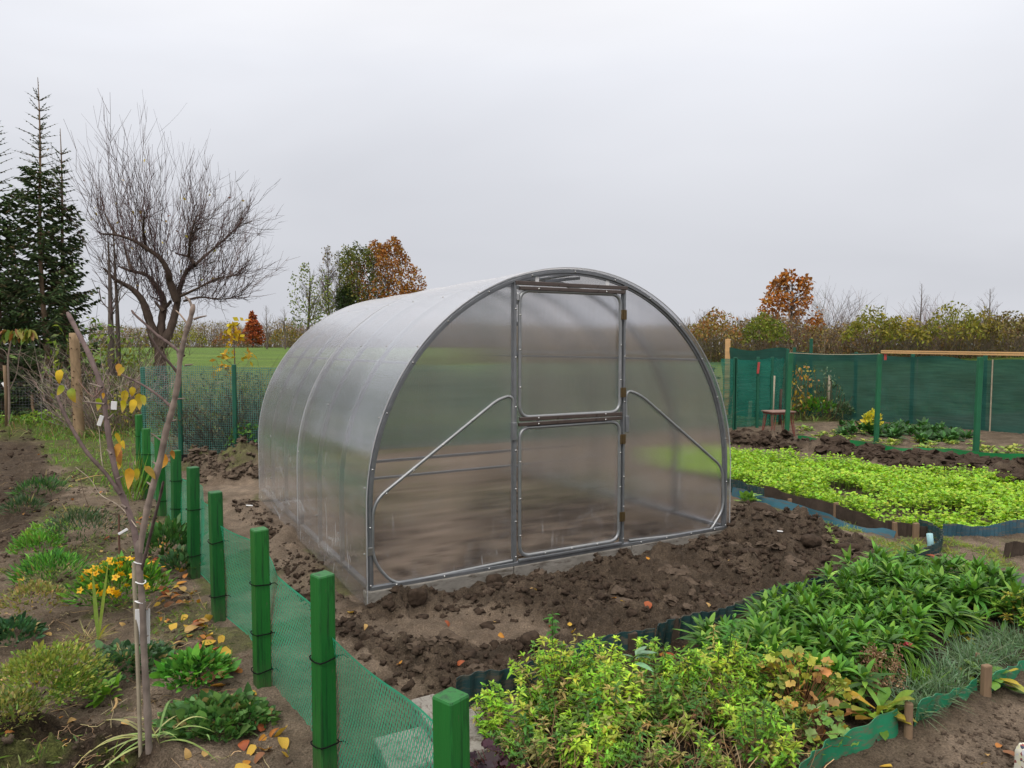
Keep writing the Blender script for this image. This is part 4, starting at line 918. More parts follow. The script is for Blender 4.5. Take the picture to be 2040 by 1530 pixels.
# ------------------------------------------------------------------ herbaceous plant kinds (each a function that fills a mesh round the origin)
def dome(N, r, h, r_=rng, flat=1.):
    a = r_.uniform(0, 2*PI, N); q = np.sqrt(r_.uniform(0, 1, N)); z = h*np.sqrt(np.clip(1-q**2*.85, 0, 1))*r_.uniform(.35, 1., N)**flat
    return np.stack([q*r*np.cos(a), q*r*np.sin(a), z], 1)
def stemsTo(mb, T, col, r=.0016, bend=.3, spread=.35):
    """stems from near the origin to the points T"""
    N = len(T); b = T*np.array([spread, spread, 0]); t = np.linspace(0, 1, 5)[None, :, None]
    P = b[:, None]*(1-t) + T[:, None]*t; P[..., :2] -= (T[:, None, :2]-b[:, None, :2])*bend*(t[..., :]*(1-t))
    tubes(mb, P, r, 3, col)
def lime_perennial(seed, r=.2, h=.34, nst=46, cols=None):
    q = np.random.default_rng(seed); mb, st = MB(), MB()
    cols = cols or ([(.29, .49, .035), (.18, .38, .03), (.40, .52, .055), (.09, .22, .028), (.34, .3, .08)], [5, 4, 2.2, 2, .5])
    T = dome(nst, r, h, q, .7); T[:, 2] = np.maximum(T[:, 2], .06)
    b = T*np.array([.45, .45, 0]); stemsTo(st, T, mixcol([(.16, .15, .05), (.24, .16, .09), (.09, .12, .03)], [2, 2, 1], nst, r=q), .0019, .2, .45)
    for k in range(nst):
        n = q.integers(24, 34); t = np.concatenate([q.uniform(.35, 1., n-8), np.full(8, 1.)]); P = b[k]*(1-t[:, None]) + T[k]*t[:, None]
        a = q.uniform(0, 2*PI, n); el = np.where(t == 1, q.uniform(.1, 1.0, n), q.uniform(-.25, .6, n))
        D = np.stack([np.cos(a)*np.cos(el), np.sin(a)*np.cos(el), np.sin(el)], 1)
        base = mixcol(*cols, 1, .12, q)[0]; cc = jit(base, n, .2, .08, q); 
        dead = (t < .6) & (q.uniform(0, 1, n) < .6); cc[dead] = jit((.2, .14, .07), dead.sum(), .2, .1, q) if dead.any() else cc[dead]
        L = q.uniform(.022, .046, n)*np.where(t == 1, .75, 1.)
        leaves(mb, P, D, (0, 0, 1), L, L*.34, cc, q.uniform(0, .45, n), 3, 'lance', .12)
    return mb, st
def lance_rosette(seed, n=26, L=.19, W=.036, el0=.3, el1=1.25, cols=([(.045, .135, .022), (.075, .2, .025), (.032, .095, .022), (.13, .26, .04)], [4, 3, 2, 1]), droop=.35):
    q = np.random.default_rng(seed); mb = MB(); a = np.arange(n)*2.4+q.normal(0, .3, n); el = np.linspace(el0, el1, n)+q.normal(0, .12, n)
    D = np.stack([np.cos(a)*np.cos(el), np.sin(a)*np.cos(el), np.sin(el)], 1); P = np.stack([.012*np.cos(a), .012*np.sin(a), .02+.07*np.linspace(0, 1, n)], 1)
    LL = L*q.uniform(.7, 1.15, n)*np.where(np.arange(n) > n*.8, .7, 1)
    leaves(mb, P, D, (0, 0, 1), LL, W*q.uniform(.8, 1.15, n), mixcol(*cols, n, .16, q), q.uniform(.4, 1., n)*droop, 6, 'lance', .16)
    return mb
def lance_clump(seed, stems=7, r=.11):
    q = np.random.default_rng(seed); mb = MB(); cols = ([(.07, .19, .028), (.11, .26, .03), (.045, .12, .022), (.19, .34, .05)], [4, 3, 2, 1.6])
    for s_ in range(stems):
        o = np.array([q.normal(0, r*.6), q.normal(0, r*.6), q.uniform(.03, .12)]); n = 17; a = np.arange(n)*2.4+q.uniform(0, 6); el = np.linspace(-.15, 1.25, n)+q.normal(0, .12, n)
        D = np.stack([np.cos(a)*np.cos(el), np.sin(a)*np.cos(el), np.sin(el)], 1)+.25*np.array([o[0], o[1], 0])/r; LL = q.uniform(.11, .17, n)*np.where(np.arange(n) > n*.75, .7, 1)
        leaves(mb, o+np.stack([0*a, 0*a, .06*np.linspace(0, 1, n)], 1), D, (0, 0, 1), LL, q.uniform(.022, .033, n), mixcol(*cols, n, .17, q), q.uniform(.1, .5, n), 6, 'lance', .15)
    return mb
def tuft(seed, n=120, r=.05, L=(.1, .2), W=.004, cols=([(.13, .22, .12), (.19, .28, .17), (.08, .16, .06)], [2, 1.5, 1.5]), el=(.5, 1.5), droop=(.1, .7), seg=5):
    q = np.random.default_rng(seed); mb = MB(); a = q.uniform(0, 2*PI, n); e = q.uniform(*el, n); D = np.stack([np.cos(a)*np.cos(e), np.sin(a)*np.cos(e), np.sin(e)], 1)
    b = q.uniform(0, 2*PI, n); rr_ = r*np.sqrt(q.uniform(0, 1, n)); P = np.stack([rr_*np.cos(b), rr_*np.sin(b), 0*b], 1)
    LL = q.uniform(*L, n); leaves(mb, P, D, rdir(n, q), LL, W*q.uniform(.7, 1.3, n), mixcol(*cols, n, .18, q), q.uniform(*droop, n), seg, 'strap'); return mb
def mound(seed, n=420, r=.15, h=.13, L=(.02, .045), W=.22, cols=([(.05, .17, .025), (.09, .24, .03), (.03, .1, .02)], [3, 3, 1]), up=.8, prof='lance', droop=.3, fold=.1):
    q = np.random.default_rng(seed); mb = MB(); n = int(n*1.9); h = h*1.25; P = dome(n, r*.92, h, q, .16); aa = np.arctan2(P[:, 1], P[:, 0]); kk = 1+.38*fbm(np.cos(aa)*1.4+seed, np.sin(aa)*1.4, 2, seed)+.12*q.normal(0, 1, n); P *= np.stack([kk, kk, .75+.3*kk], 1); D = nrm(P/np.array([r, r, h])*np.array([1, 1, up*1.3])+.55*rdir(n, q)+np.array([0, 0, .35]))
    LL = q.uniform(*L, n)*np.where(q.uniform(0, 1, n) < .08, 1.7, 1.); cc = mixcol(*cols, n, .26, q)*1.15; dd_ = q.uniform(0, 1, n) < .05; cc[dd_] = (.3, .24, .1); leaves(mb, P, D, rdir(n, q)+np.array([0, 0, 1.2]), LL, LL*W, cc, q.uniform(0, droop, n), 4, prof, fold); return mb
def broad(seed, n=22, L=(.05, .1), W=.5, r=.05, cols=([(.13, .28, .03), (.2, .36, .04)], [1, 1]), el=(.2, 1.2), prof='ovate', droop=.5, z=(0, .06)):
    q = np.random.default_rng(seed); mb = MB(); a = q.uniform(0, 2*PI, n); e = q.uniform(*el, n); D = np.stack([np.cos(a)*np.cos(e), np.sin(a)*np.cos(e), np.sin(e)], 1)
    P = np.stack([r*np.cos(a)*q.uniform(0, 1, n), r*np.sin(a)*q.uniform(0, 1, n), q.uniform(*z, n)], 1); LL = q.uniform(*L, n)
    leaves(mb, P, D, (0, 0, 1), LL, LL*W, mixcol(*cols, n, .15, q), q.uniform(.1, 1, n)*droop, 6, prof, .14, q.normal(0, .06, n)); return mb
def lobe_plant(seed, n=24, r=.14, h=.16, size=(.06, .1), cols=([(.34, .34, .05), (.42, .24, .06), (.2, .3, .05)], [2, 1, 2]), lobes=7, stem=(.2, .1, .05)):
    q = np.random.default_rng(seed); mb, st = MB(), MB(); T = dome(n, r, h, q, .5); T[:, 2] = np.maximum(T[:, 2], .03); stemsTo(st, T, stem, .0015, .2, .2)
    D = nrm(np.stack([T[:, 0], T[:, 1], 0*T[:, 0]-.02], 1)+.3*rdir(n, q)); lobed(mb, T, D, np.array([0, 0, 1.])+.35*rdir(n, q), q.uniform(*size, n), mixcol(*cols, n, .14, q), lobes); return mb, st
def plant(name, uv, parts, label, cat='plant', group=None, rz=None, sc=1., dz=0., tilt=(0, 0)):
    """a plant standing on the soil at photo pixel uv; parts = [(part name, MB, material)]"""
    p = on(*uv, dz) if len(uv) == 2 else np.array(uv)
    root = empty(name, tuple(p), rng.uniform(0, 6) if rz is None else rz, label, cat, group); root.scale = (sc,)*3
    for nm, mb_, mt in parts: mb_.build(nm, mt, root)
    return root
def again(root, uv, label=None, group=None, sc=1., rz=None, dz=0.):
    o = copy_tree(root); o.location = on(*uv, dz); o.rotation_euler = (R(rng.normal(0, 4)), R(rng.normal(0, 4)), rng.uniform(0, 6) if rz is None else rz); o.scale = (sc*rng.uniform(.93, 1.07), sc*rng.uniform(.93, 1.07), sc*rng.uniform(.9, 1.1))
    if label: o['label'] = label
    if group: o['group'] = group
    return o

# lime perennials
LIME = 'bushy lime green perennial with small pointed leaves in the front flower bed'; LG = 'lime green perennials massed in the front flower bed'
protos = []
MIX = ([(.13, .27, .03), (.24, .36, .05), (.07, .17, .03), (.32, .26, .09), (.2, .13, .06)], [3, 2, 2, 1.3, 1.])
for k, uv in enumerate([(1015, 1462), (1100, 1415), (1190, 1392), (1290, 1392), (1300, 1462), (1210, 1500)]):
    mb, st = lime_perennial(100+k, .17+.02*(k % 2), (.24, .36, .31, .30, .25, .22)[k], 46 if k < 4 else 30, None if k < 4 else MIX); protos.append(plant('lime_perennial', uv, [('foliage', mb, M['leaf']), ('stems', st, M['stem'])], LIME, 'perennial', LG))
protos[0]['label'] = 'low lime green perennial spilling beside the concrete slab and nearest green post'; protos[1]['label'] = 'tallest lime green perennial, with one darker shoot standing above the edging'
mb = MB(); q = np.random.default_rng(5); n = 26; a = q.uniform(0, 6.3, n); t = q.uniform(.75, 1, n); leaves(mb, np.stack([0*a, 0*a, .40*t], 1), np.stack([np.cos(a), np.sin(a), q.uniform(-.3, .6, n)], 1), (0, 0, 1), q.uniform(.03, .05, n), .016, jit((.07, .22, .03), n), .3, 3); tubes(mb, np.array([(0, 0, 0), (0, 0, .2), (0, 0, .41)]), .0025, 4, (.1, .13, .04))
mb.build('shoot', M['leaf'], protos[1])
spots = [(1370, 1412, 1), (1440, 1400, .95), (1510, 1392, .85), (1570, 1385, .7), (1120, 1480, .95), (1210, 1462, 1), (1300, 1470, .95), (1390, 1480, 1), (1470, 1460, .9), (1545, 1450, .8), (1080, 1555, .8), (1180, 1560, .85), (1290, 1570, .9), (1400, 1580, .85), (1500, 1560, .9), (1570, 1500, .75), (1240, 1650, .8), (1340, 1660, .8), (1030, 1525, .7), (1620, 1390, .6)]
for k, (u, v, s_) in enumerate(spots): again(protos[(k*7+2) % 4 if v < 1450 else (4, 5, 3, 5, 4, 2)[k % 6]], (u, v), LIME, LG, s_*rng.uniform(.82, 1.15))
# withered brown stems tangled under the lime plants
q = np.random.default_rng(77); mb = MB()
uvs = [(q.uniform(1050, 1600), q.uniform(1440, 1640)) for k in range(520)]; b = np.array([at(*x) for x in uvs]); a = q.uniform(0, 6.3, 520); e = q.uniform(.3, 1.4, 520); L = q.uniform(.1, .3, 520)
d = np.stack([np.cos(a)*np.cos(e), np.sin(a)*np.cos(e), np.sin(e)], 1); t = np.linspace(0, 1, 5)[None, :, None]
P = b[:, None] + d[:, None]*L[:, None, None]*t; P[..., 2] -= .25*(t[..., 0]**2)*L[:, None]; P += q.normal(0, .004, P.shape)
tubes(mb, P, .0017, 3, mixcol([(.32, .23, .12), (.2, .12, .06), (.4, .3, .17)], [2, 2, 1], 520)); tag(mb.build('withered_stems', M['stem']), 'tangle of withered brown stems under the lime green perennials', 'dead stems', kind='stuff')

# dark lance leaved clumps
LC = 'dark green clump of long pointed leaves in the massed row behind the lime plants'; LCG = 'dark green lance leaved clumps in the front bed'
lp = [plant('lance_leaf_plant', uv, [('foliage', lance_clump(200+k, 8), M['waxy'])], LC, 'perennial', LCG) for k, uv in enumerate([(1480, 1318), (1560, 1330), (1640, 1340)])]
pts = [(1520, 1285), (1600, 1280), (1680, 1300), (1720, 1330), (1565, 1258), (1640, 1255), (1720, 1262), (1790, 1288), (1690, 1222), (1760, 1230), (1840, 1255), (1740, 1190), (1810, 1200), (1880, 1215), (1960, 1225), (1780, 1165), (1850, 1168), (1920, 1178), (1985, 1192), (2035, 1215), (1610, 1225), (1900, 1250), (1500, 1345), (1590, 1362), (1670, 1372), (1440, 1320), (1740, 1160), (1765, 1310), (2070, 1235), (1960, 1190), (1830, 1145), (1470, 1300), (1540, 1300), (1600, 1310), (1655, 1285), (1580, 1245), (1680, 1245), (1755, 1250), (1815, 1235), (1860, 1195), (1910, 1210), (1700, 1200), (1640, 1225), (1760, 1190), (1800, 1270), (1445, 1340), (1540, 1350)]
for k, (u, v) in enumerate(pts): again(lp[k % 3], (u, v+18), LC, LCG, .9 if v > 1200 else 1.02)
# blue green carnation tufts
CT = 'blue green tuft of thin grassy leaves behind the emerald edging'; CTG = 'blue green grassy tufts along the emerald edging'
ct = [plant('carnation_tuft', uv, [('foliage', tuft(300+k, 210, .075, (.09, .2), .0042, el=(.25, 1.5)), M['leaf'])], CT, 'grassy plant', CTG) for k, uv in enumerate([(1840, 1398), (1895, 1372)])]
for k, (u, v) in enumerate([(1940, 1350), (1870, 1350), (1925, 1322), (1990, 1318), (2030, 1290), (1980, 1285), (1815, 1425), (1880, 1395), (2020, 1250)]): again(ct[k % 2], (u, v), CT, CTG, rng.uniform(.8, 1.1))
plant('grass_tuft', (1828, 1372), [('foliage', tuft(310, 160, .07, (.1, .18), .005, ([(.16, .3, .04), (.1, .22, .03)], [1, 1])), M['leaf'])], 'fresh green grassy tuft with a pink bud beside the withered flower heads', 'grassy plant')
b = on(1806, 1345); mb = MB(); leaves(mb, b+np.array([0, 0, .1])+rdir(14)*.012, rdir(14), (0, 0, 1), .022, .014, jit((.5, .08, .11), 14), 0, 3, 'ovate'); tubes(mb, np.array([b, b+np.array([.004, 0, .1])]), .0015, 4, (.1, .15, .04)); tag(mb.build('pink_flower', M['leaf']), 'single fading pink flower between the withered heads and grassy tufts', 'flower')
# withered flower heads
q = np.random.default_rng(31); mb, st = MB(), MB(); T = dome(40, .14, .22, q, .6)*np.array([1.25, .8, 1.]); T[:, 2] = np.maximum(T[:, 2], .08)*q.uniform(.75, 1.2, 40); stemsTo(st, T, (.3, .22, .1), .0017, .1, .5)
for p in T:
    n = 22; leaves(mb, p+rdir(n, q)*.018, rdir(n, q), rdir(n, q), .016, .008, mixcol([(.16, .085, .05), (.26, .15, .09), (.34, .24, .15)], [2, 2, 1], n, r=q), 0, 2, 'ovate')
plant('withered_sedum', (1752, 1385), [('seed_heads', mb, M['dryleaf']), ('stems', st, M['stem'])], 'withered brown flower heads on pale stems in the front bed', 'dead plant')
# yellowing rosettes
yc = ([(.3, .32, .04), (.12, .24, .03), (.45, .33, .04), (.28, .13, .04), (.2, .3, .04)], [2, 2, 1.5, 1, 2])
plant('primrose', (1745, 1442), [('foliage', broad(320, 34, (.09, .16), .36, .06, yc, (.05, .9), 'spoon', .55), M['leaf'])], 'large yellowing primrose rosette with curled leaves by the thin round peg', 'plant')
plant('primrose', (1968, 1368), [('foliage', broad(321, 18, (.09, .15), .36, .05, ([(.14, .26, .05), (.3, .32, .05), (.45, .33, .04)], [3, 1, .8]), (.05, .9), 'spoon', .55), M['leaf'])], 'green primrose with one yellow leaf behind the thick pale peg', 'plant')
plant('yellow_primrose', (1905, 1285), [('foliage', broad(322, 16, (.05, .09), .5, .04, ([(.45, .42, .06), (.3, .36, .05)], [1, 1]), (.1, 1.), 'ovate', .5), M['leaf'])], 'small pale yellow leafed plant between dark clumps and blue green tufts', 'plant')
mb, st = lime_perennial(120, .14, .22, 34, ([(.3, .36, .04), (.42, .36, .05), (.16, .3, .03)], [2, 1, 2])); plant('yellow_shrub', (2035, 1258), [('foliage', mb, M['leaf']), ('stems', st, M['stem'])], 'yellow green bushy plant at the right picture edge', 'plant')
mb, st = lobe_plant(330, 90, .2, .27, (.035, .062), ([(.42, .38, .06), (.5, .3, .08), (.28, .36, .06), (.4, .2, .07)], [3, 2, 2, 1])); plant('yellow_columbine', (1592, 1425), [('foliage', mb, M['leaf']), ('stems', st, M['stem'])], 'yellow and orange scalloped leaved columbine among the lime plants', 'plant')
mb, st = lobe_plant(331, 50, .13, .16, (.035, .06), ([(.16, .3, .06), (.22, .36, .12), (.4, .3, .05)], [3, 2, .6])); plant('trailing_columbine', (1628, 1478), [('foliage', mb, M['leaf']), ('stems', st, M['stem'])], 'pale green scalloped leaved plant below the yellow columbine', 'plant')
mb, st = lobe_plant(332, 14, .09, .09, (.04, .065), ([(.3, .4, .06), (.4, .36, .05)], [1, 1])); plant('pale_columbine', (1660, 1405), [('foliage', mb, M['leaf']), ('stems', st, M['stem'])], 'small pale green scalloped plant between the columbine and the yellowing rosette', 'plant')
mb, st = lobe_plant(333, 46, .13, .11, (.04, .07), ([(.05, .018, .03), (.08, .03, .04), (.035, .02, .028)], [2, 1, 2]), 9, (.12, .03, .04)); plant('purple_heuchera', (985, 1570), [('foliage', mb, M['waxy']), ('stems', st, M['stem'])], 'dark purple ruffled heuchera at the foot of the nearest green post', 'plant')
plant('yellow_seedling', (1205, 1560), [('foliage', broad(334, 8, (.025, .045), .5, .04, ([(.36, .36, .03), (.28, .34, .04)], [1, 1]), (.1, 1.)), M['leaf'])], 'bright yellow leafed seedling at the bottom of the front bed', 'plant', dz=.12)
plant('silver_seedling', (1262, 1432), [('foliage', broad(335, 6, (.07, .1), .4, .02, ([(.2, .33, .2)], [1]), (.2, .8)), M['leaf'])], 'pale silvery weed leaves poking out of the lime plants', 'plant', dz=.2)

# mustard: a sown crop nobody could count
q = np.random.default_rng(61); NM = 15000; xm = q.uniform(1.3, 13.5, NM*3); ym = q.uniform(5.6, 11.5, NM*3); ins = poly_sd(xm, ym, REG['mustard'])
dens = fbm(xm*1.1, ym*1.6, 3, 33); ok = (ins > .03) & (dens > -.62) & (q.uniform(0, 1, len(xm)) < .75+.4*dens); bald = np.hypot((xm-at(1850, 1035)[0])/.55, (ym-at(1850, 1035)[1])/.16) < 1; bald2 = np.hypot((xm-at(1600, 950)[0])/.5, (ym-at(1600, 950)[1])/.25) < 1
ok &= ~(bald & (q.uniform(0, 1, len(xm)) < .93)) & ~(bald2 & (q.uniform(0, 1, len(xm)) < .6)); xm, ym = xm[ok][:NM], ym[ok][:NM]; n = len(xm); print('mustard', n)
hm = .115*(1+.5*fbm(xm*1.7, ym*1.7, 3, 34))*q.uniform(.55, 1.15, n); k = 7
B = np.repeat(np.stack([xm, ym, 0*xm], 1), k, 0); hh = np.repeat(hm, k)*q.uniform(.35, 1.1, n*k); a = q.uniform(0, 2*PI, n*k); B[:, 2] = .01+hh; B[:, 0] += np.cos(a)*.02; B[:, 1] += np.sin(a)*.02
e = q.uniform(-.15, .75, n*k); D = np.stack([np.cos(a)*np.cos(e), np.sin(a)*np.cos(e), np.sin(e)], 1)
mcol = mixcol([(.29, .53, .028), (.38, .57, .04), (.2, .42, .028), (.42, .5, .06)], [4, 3, 2, .6], n*k, .12, q)
mb = MB(); sz = q.uniform(.022, .05, n*k); lobed(mb, B, D, np.array([0, 0, 1.])+.4*rdir(n*k, q), sz, mcol, 5, .3, .1, 9)
T0 = np.stack([xm, ym, 0*xm], 1); T1 = T0 + np.stack([q.normal(0, .01, n), q.normal(0, .01, n), hm], 1); tubes(mb, np.stack([T0, T1], 1), .002, 3, (.2, .33, .04))
tag(mb.build('mustard_crop', M['leaf']), 'bright lime green mustard sown over the bed on the right', 'crop', kind='stuff')

# ------------------------------------------------------------------ left garden plants
CA = ([(.055, .19, .03), (.1, .27, .035), (.03, .1, .02)], [3, 3, 1])
plant('carnation_mound', (100, 1178), [('foliage', mound(401, 520, .20, .16, (.035, .06), .14, CA), M['leaf'])], 'brightest rounded fine leaved mound left of the marigolds', 'plant')
plant('carnation_mound', (78, 1112), [('foliage', mound(402, 420, .17, .13, (.035, .06), .15, ([(.08, .24, .03), (.13, .3, .04)], [1, 1])), M['leaf'])], 'smaller bright green mound behind the brightest fine leaved mound', 'plant')
plant('mint_mound', (88, 1078), [('foliage', mound(403, 320, .2, .12, (.02, .04), .4, ([(.12, .26, .03), (.16, .3, .04)], [1, 1])), M['leaf'])], 'lime green low mound next to the dark bushy one', 'plant')
plant('lavender', (165, 1090), [('foliage', mound(404, 700, .29, .22, (.03, .06), .12, ([(.04, .085, .035), (.06, .11, .05), (.08, .08, .05)], [2, 2, 1])), M['leaf'])], 'dark grey green bushy lavender behind the marigolds', 'plant')
plant('dark_tuft', (82, 1003), [('foliage', mound(405, 380, .22, .15, (.04, .08), .1, ([(.05, .14, .03), (.03, .08, .03)], [1, 1])), M['leaf'])], 'dark green low tuft at the edge of the dug strip', 'plant')
plant('dark_tuft', (48, 1034), [('foliage', mound(406, 260, .16, .12, (.04, .07), .1, ([(.03, .075, .03), (.05, .1, .04)], [1, 1])), M['leaf'])], 'darkest small tuft at the left, just in front of the low dark tuft', 'plant')
plant('dark_perennial', (332, 1118), [('foliage', mound(407, 420, .18, .19, (.04, .08), .26, ([(.035, .1, .025), (.05, .13, .035)], [1, 1])), M['leaf'])], 'dark leaved clump close to the low net fence', 'plant')
plant('dark_perennial', (362, 1140), [('foliage', mound(408, 240, .13, .11, (.03, .06), .4, ([(.04, .1, .04), (.06, .13, .05)], [1, 1])), M['leaf'])], 'low grey green clump against the fence post, in front of the dark clump', 'plant')
plant('faded_mound', (68, 1235), [('foliage', mound(409, 420, .16, .14, (.015, .03), .4, ([(.22, .22, .06), (.3, .22, .1), (.15, .2, .05)], [2, 1, 1])), M['leaf'])], 'fading yellow brown mound below the bright fine leaved mound', 'plant')
plant('dark_creeper', (22, 1280), [('foliage', mound(410, 240, .14, .08, (.03, .05), .4, ([(.03, .09, .04), (.05, .13, .05)], [1, 1])), M['leaf'])], 'low bluish dark clump at the left edge below the fading mound', 'plant')
# marigolds with single flowers
root = plant('marigold', (247, 1212), [('foliage', mound(411, 1100, .25, .21, (.03, .055), .24, ([(.08, .23, .03), (.13, .29, .035), (.045, .13, .025)], [2, 2, 1])), M['leaf'])], 'marigold clump covered in golden yellow star flowers behind the sapling', 'flower plant', rz=0)
q = np.random.default_rng(8); fl = MB(); a = np.linspace(0, 2*PI, 6)[:-1]; leaves(fl, np.zeros((5, 3)), np.stack([np.cos(a), np.sin(a), 0*a+.25], 1), (0, 0, 1), .023, .016, (.8, .47, .015), .15, 4, 'ovate', .08); leaves(fl, np.tile([0, 0, .003], (5, 1)), np.stack([np.cos(a+.6), np.sin(a+.6), 0*a+.7], 1), (0, 0, 1), .006, .006, (.55, .22, .01), 0, 2, 'ovate')
f0 = None
for k in range(110):
    a_ = q.uniform(0, 6.3); rr_ = .25*np.sqrt(q.uniform(0, 1)); z = .29*np.sqrt(max(1-(rr_/.3)**2, .05))
    if q.uniform() < .65 and math.sin(a_) > 0: continue
    if f0 is None: f0 = fl.build('flower', M['leaf'], root); o = f0
    else: o = f0.copy(); COL.objects.link(o); o.parent = root
    o.location = (rr_*math.cos(a_), rr_*math.sin(a_), z+q.uniform(0, .03)); o.rotation_euler = (.6*math.sin(-a_)*rr_/.27+.55, .5*math.cos(a_)*rr_/.27+q.normal(0, .2), q.uniform(0, 6)); o.scale = (q.uniform(.95, 1.35),)*3
FF = ([(.2, .27, .05), (.27, .3, .06), (.12, .2, .04)], [2, 2, 1])
plant('feathery_shrub', (95, 1432), [('foliage', mound(412, 1500, .19, .22, (.012, .026), .4, FF), M['leaf'])], 'large feathery yellow green mound at the lower left', 'plant')
plant('feathery_shrub', (150, 1405), [('foliage', mound(413, 500, .1, .12, (.012, .026), .4, ([(.12, .25, .04), (.2, .3, .05)], [1, 1])), M['leaf'])], 'small greener feathery mound right against the large feathery one', 'plant')
plant('feathery_shrub', (22, 1492), [('foliage', mound(414, 500, .11, .12, (.012, .026), .4, ([(.25, .24, .07), (.14, .2, .05)], [1, 1])), M['leaf'])], 'brownish feathery mound in the bottom left corner', 'plant')
plant('broad_leaf_weed', (214, 1395), [('foliage', broad(415, 30, (.045, .085), .42, .05, ([(.14, .32, .03), (.2, .38, .04)], [1, 1]), (.25, 1.4)), M['leaf'])], 'fresh light green broad leaved weed left of the sapling trunk', 'plant')
plant('mint', (382, 1385), [('foliage', mound(416, 360, .125, .12, (.03, .05), .45, ([(.07, .24, .03), (.11, .29, .04), (.04, .14, .025)], [2, 2, 1]), .7, 'ovate'), M['leaf'])], 'bright green mint bush between the sapling and the low net fence', 'plant')
plant('creeping_weed', (255, 1335), [('foliage', mound(417, 420, .2, .05, (.02, .04), .6, ([(.035, .085, .035), (.05, .12, .04)], [1, 1]), .5, 'ovate'), M['leaf'])], 'dark creeping weed around the foot of the cane, behind the broad leaved weed', 'plant')
plant('creeping_weed', (440, 1450), [('foliage', mound(418, 560, .2, .06, (.02, .045), .7, ([(.045, .12, .03), (.08, .17, .04)], [1, 1]), .5, 'ovate'), M['leaf'])], 'mat of round leaved creeper beside the fence at the bottom', 'plant')
plant('creeping_weed', (415, 1345), [('foliage', mound(419, 160, .1, .04, (.02, .035), .7, ([(.06, .14, .05)], [1]), .5, 'ovate'), M['leaf'])], 'few round leaves creeping right of the mint bush', 'plant')
# gladiolus blades
mb = MB(); leaves(mb, np.zeros((3, 3)), np.array([[-.05, 0, 1], [.12, .05, 1], [.3, 0, .8]]), np.array([[.3, -1, 0]]*3), [.40, .46, .2], [.022, .017, .012], np.array([(.2, .3, .06), (.24, .33, .06), (.35, .33, .05)]), [.02, .05, .5], 8, 'strap', .12)
plant('gladiolus', (196, 1278), [('foliage', mb, M['leaf'])], 'pair of tall upright gladiolus blades in front of the marigolds', 'plant', rz=0)
plant('dry_sedge', (175, 1275), [('foliage', tuft(421, 90, .05, (.1, .24), .003, ([(.36, .28, .14), (.3, .3, .1)], [2, 1]), (.1, .7), (.1, .4)), M['dryleaf'])], 'flattened straw coloured tuft at the foot of the gladiolus blades', 'plant')
mb = MB(); q = np.random.default_rng(9); n = 20; a = q.uniform(-.5, 3.6, n); e = q.uniform(.1, .9, n); leaves(mb, np.stack([q.normal(0, .03, n), q.normal(0, .03, n), 0*a], 1), np.stack([np.cos(a)*np.cos(e), np.sin(a)*np.cos(e)*.6-.2, np.sin(e)], 1), (0, 0, 1), q.uniform(.16, .34, n), q.uniform(.007, .014, n), mixcol([(.24, .34, .1), (.36, .4, .16), (.42, .36, .12)], [2, 2, .6], n, r=q), q.uniform(.3, .8, n), 9, 'strap', .1)
plant('strap_leaf_plant', (322, 1500), [('foliage', mb, M['leaf'])], 'fan of pale strap leaves at the foot of the sapling', 'plant', rz=.4)
mb = MB(); leaves(mb, np.zeros((4, 3)), np.array([[.9, .15, .75], [1, .35, .45], [-.9, 0, .45], [.3, -.3, .6]]), (0, 0, 1), [.34, .30, .26, .16], [.015, .012, .011, .01], jit((.28, .36, .12), 4, .1), [.75, .55, .6, .6], 10, 'strap', .1)
plant('arching_leaf_plant', (405, 1478), [('foliage', mb, M['leaf'])], 'long pale arching leaves drooping towards the low net fence', 'plant', rz=-.1)
plant('iris_clump', (262, 1000), [('foliage', tuft(422, 60, .1, (.3, .65), .012, ([(.14, .26, .04), (.28, .33, .05), (.1, .2, .03)], [2, 1, 1]), (1.0, 1.55), (0, .25), 6), M['leaf'])], 'tall narrow leaves growing along the far end of the low net fence', 'plant')
plant('grass_clump', (300, 990), [('foliage', tuft(423, 70, .09, (.18, .4), .009, ([(.16, .3, .04), (.24, .33, .05)], [1, 1]), (.8, 1.5), (.1, .5), 6), M['leaf'])], 'arching green grass clump right at the fence in front of the narrow leaves', 'plant')
mb = MB(); P = catmull(np.array([(0, 0, 0), (.03, 0, .12), (-.01, 0, .25), (-.06, .02, .42)]), 6); tubes(mb, P[None], np.linspace(.004, .002, len(P))[None], 5, (.1, .07, .05)); 
for k in range(6, len(P), 2): leaves(mb, P[k][None], rdir(1), (0, 0, 1), .03, .012, (.13, .08, .05), .4, 3)
plant('dead_stalk', (172, 1042), [('stems', mb, M['stem'])], 'dark dead flower stalk leaning on the bare soil', 'dead plant', rz=0)
mb = MB(); tubes(mb, np.array([(0, 0, -.02), (0, 0, .1), (0.004, 0, .3)]), .008, 6, (.14, .08, .06)); plant('brown_stick', (238, 1100), [('stick', mb, M['bark'])], 'short brown stick standing behind the sapling', 'stick', rz=0)
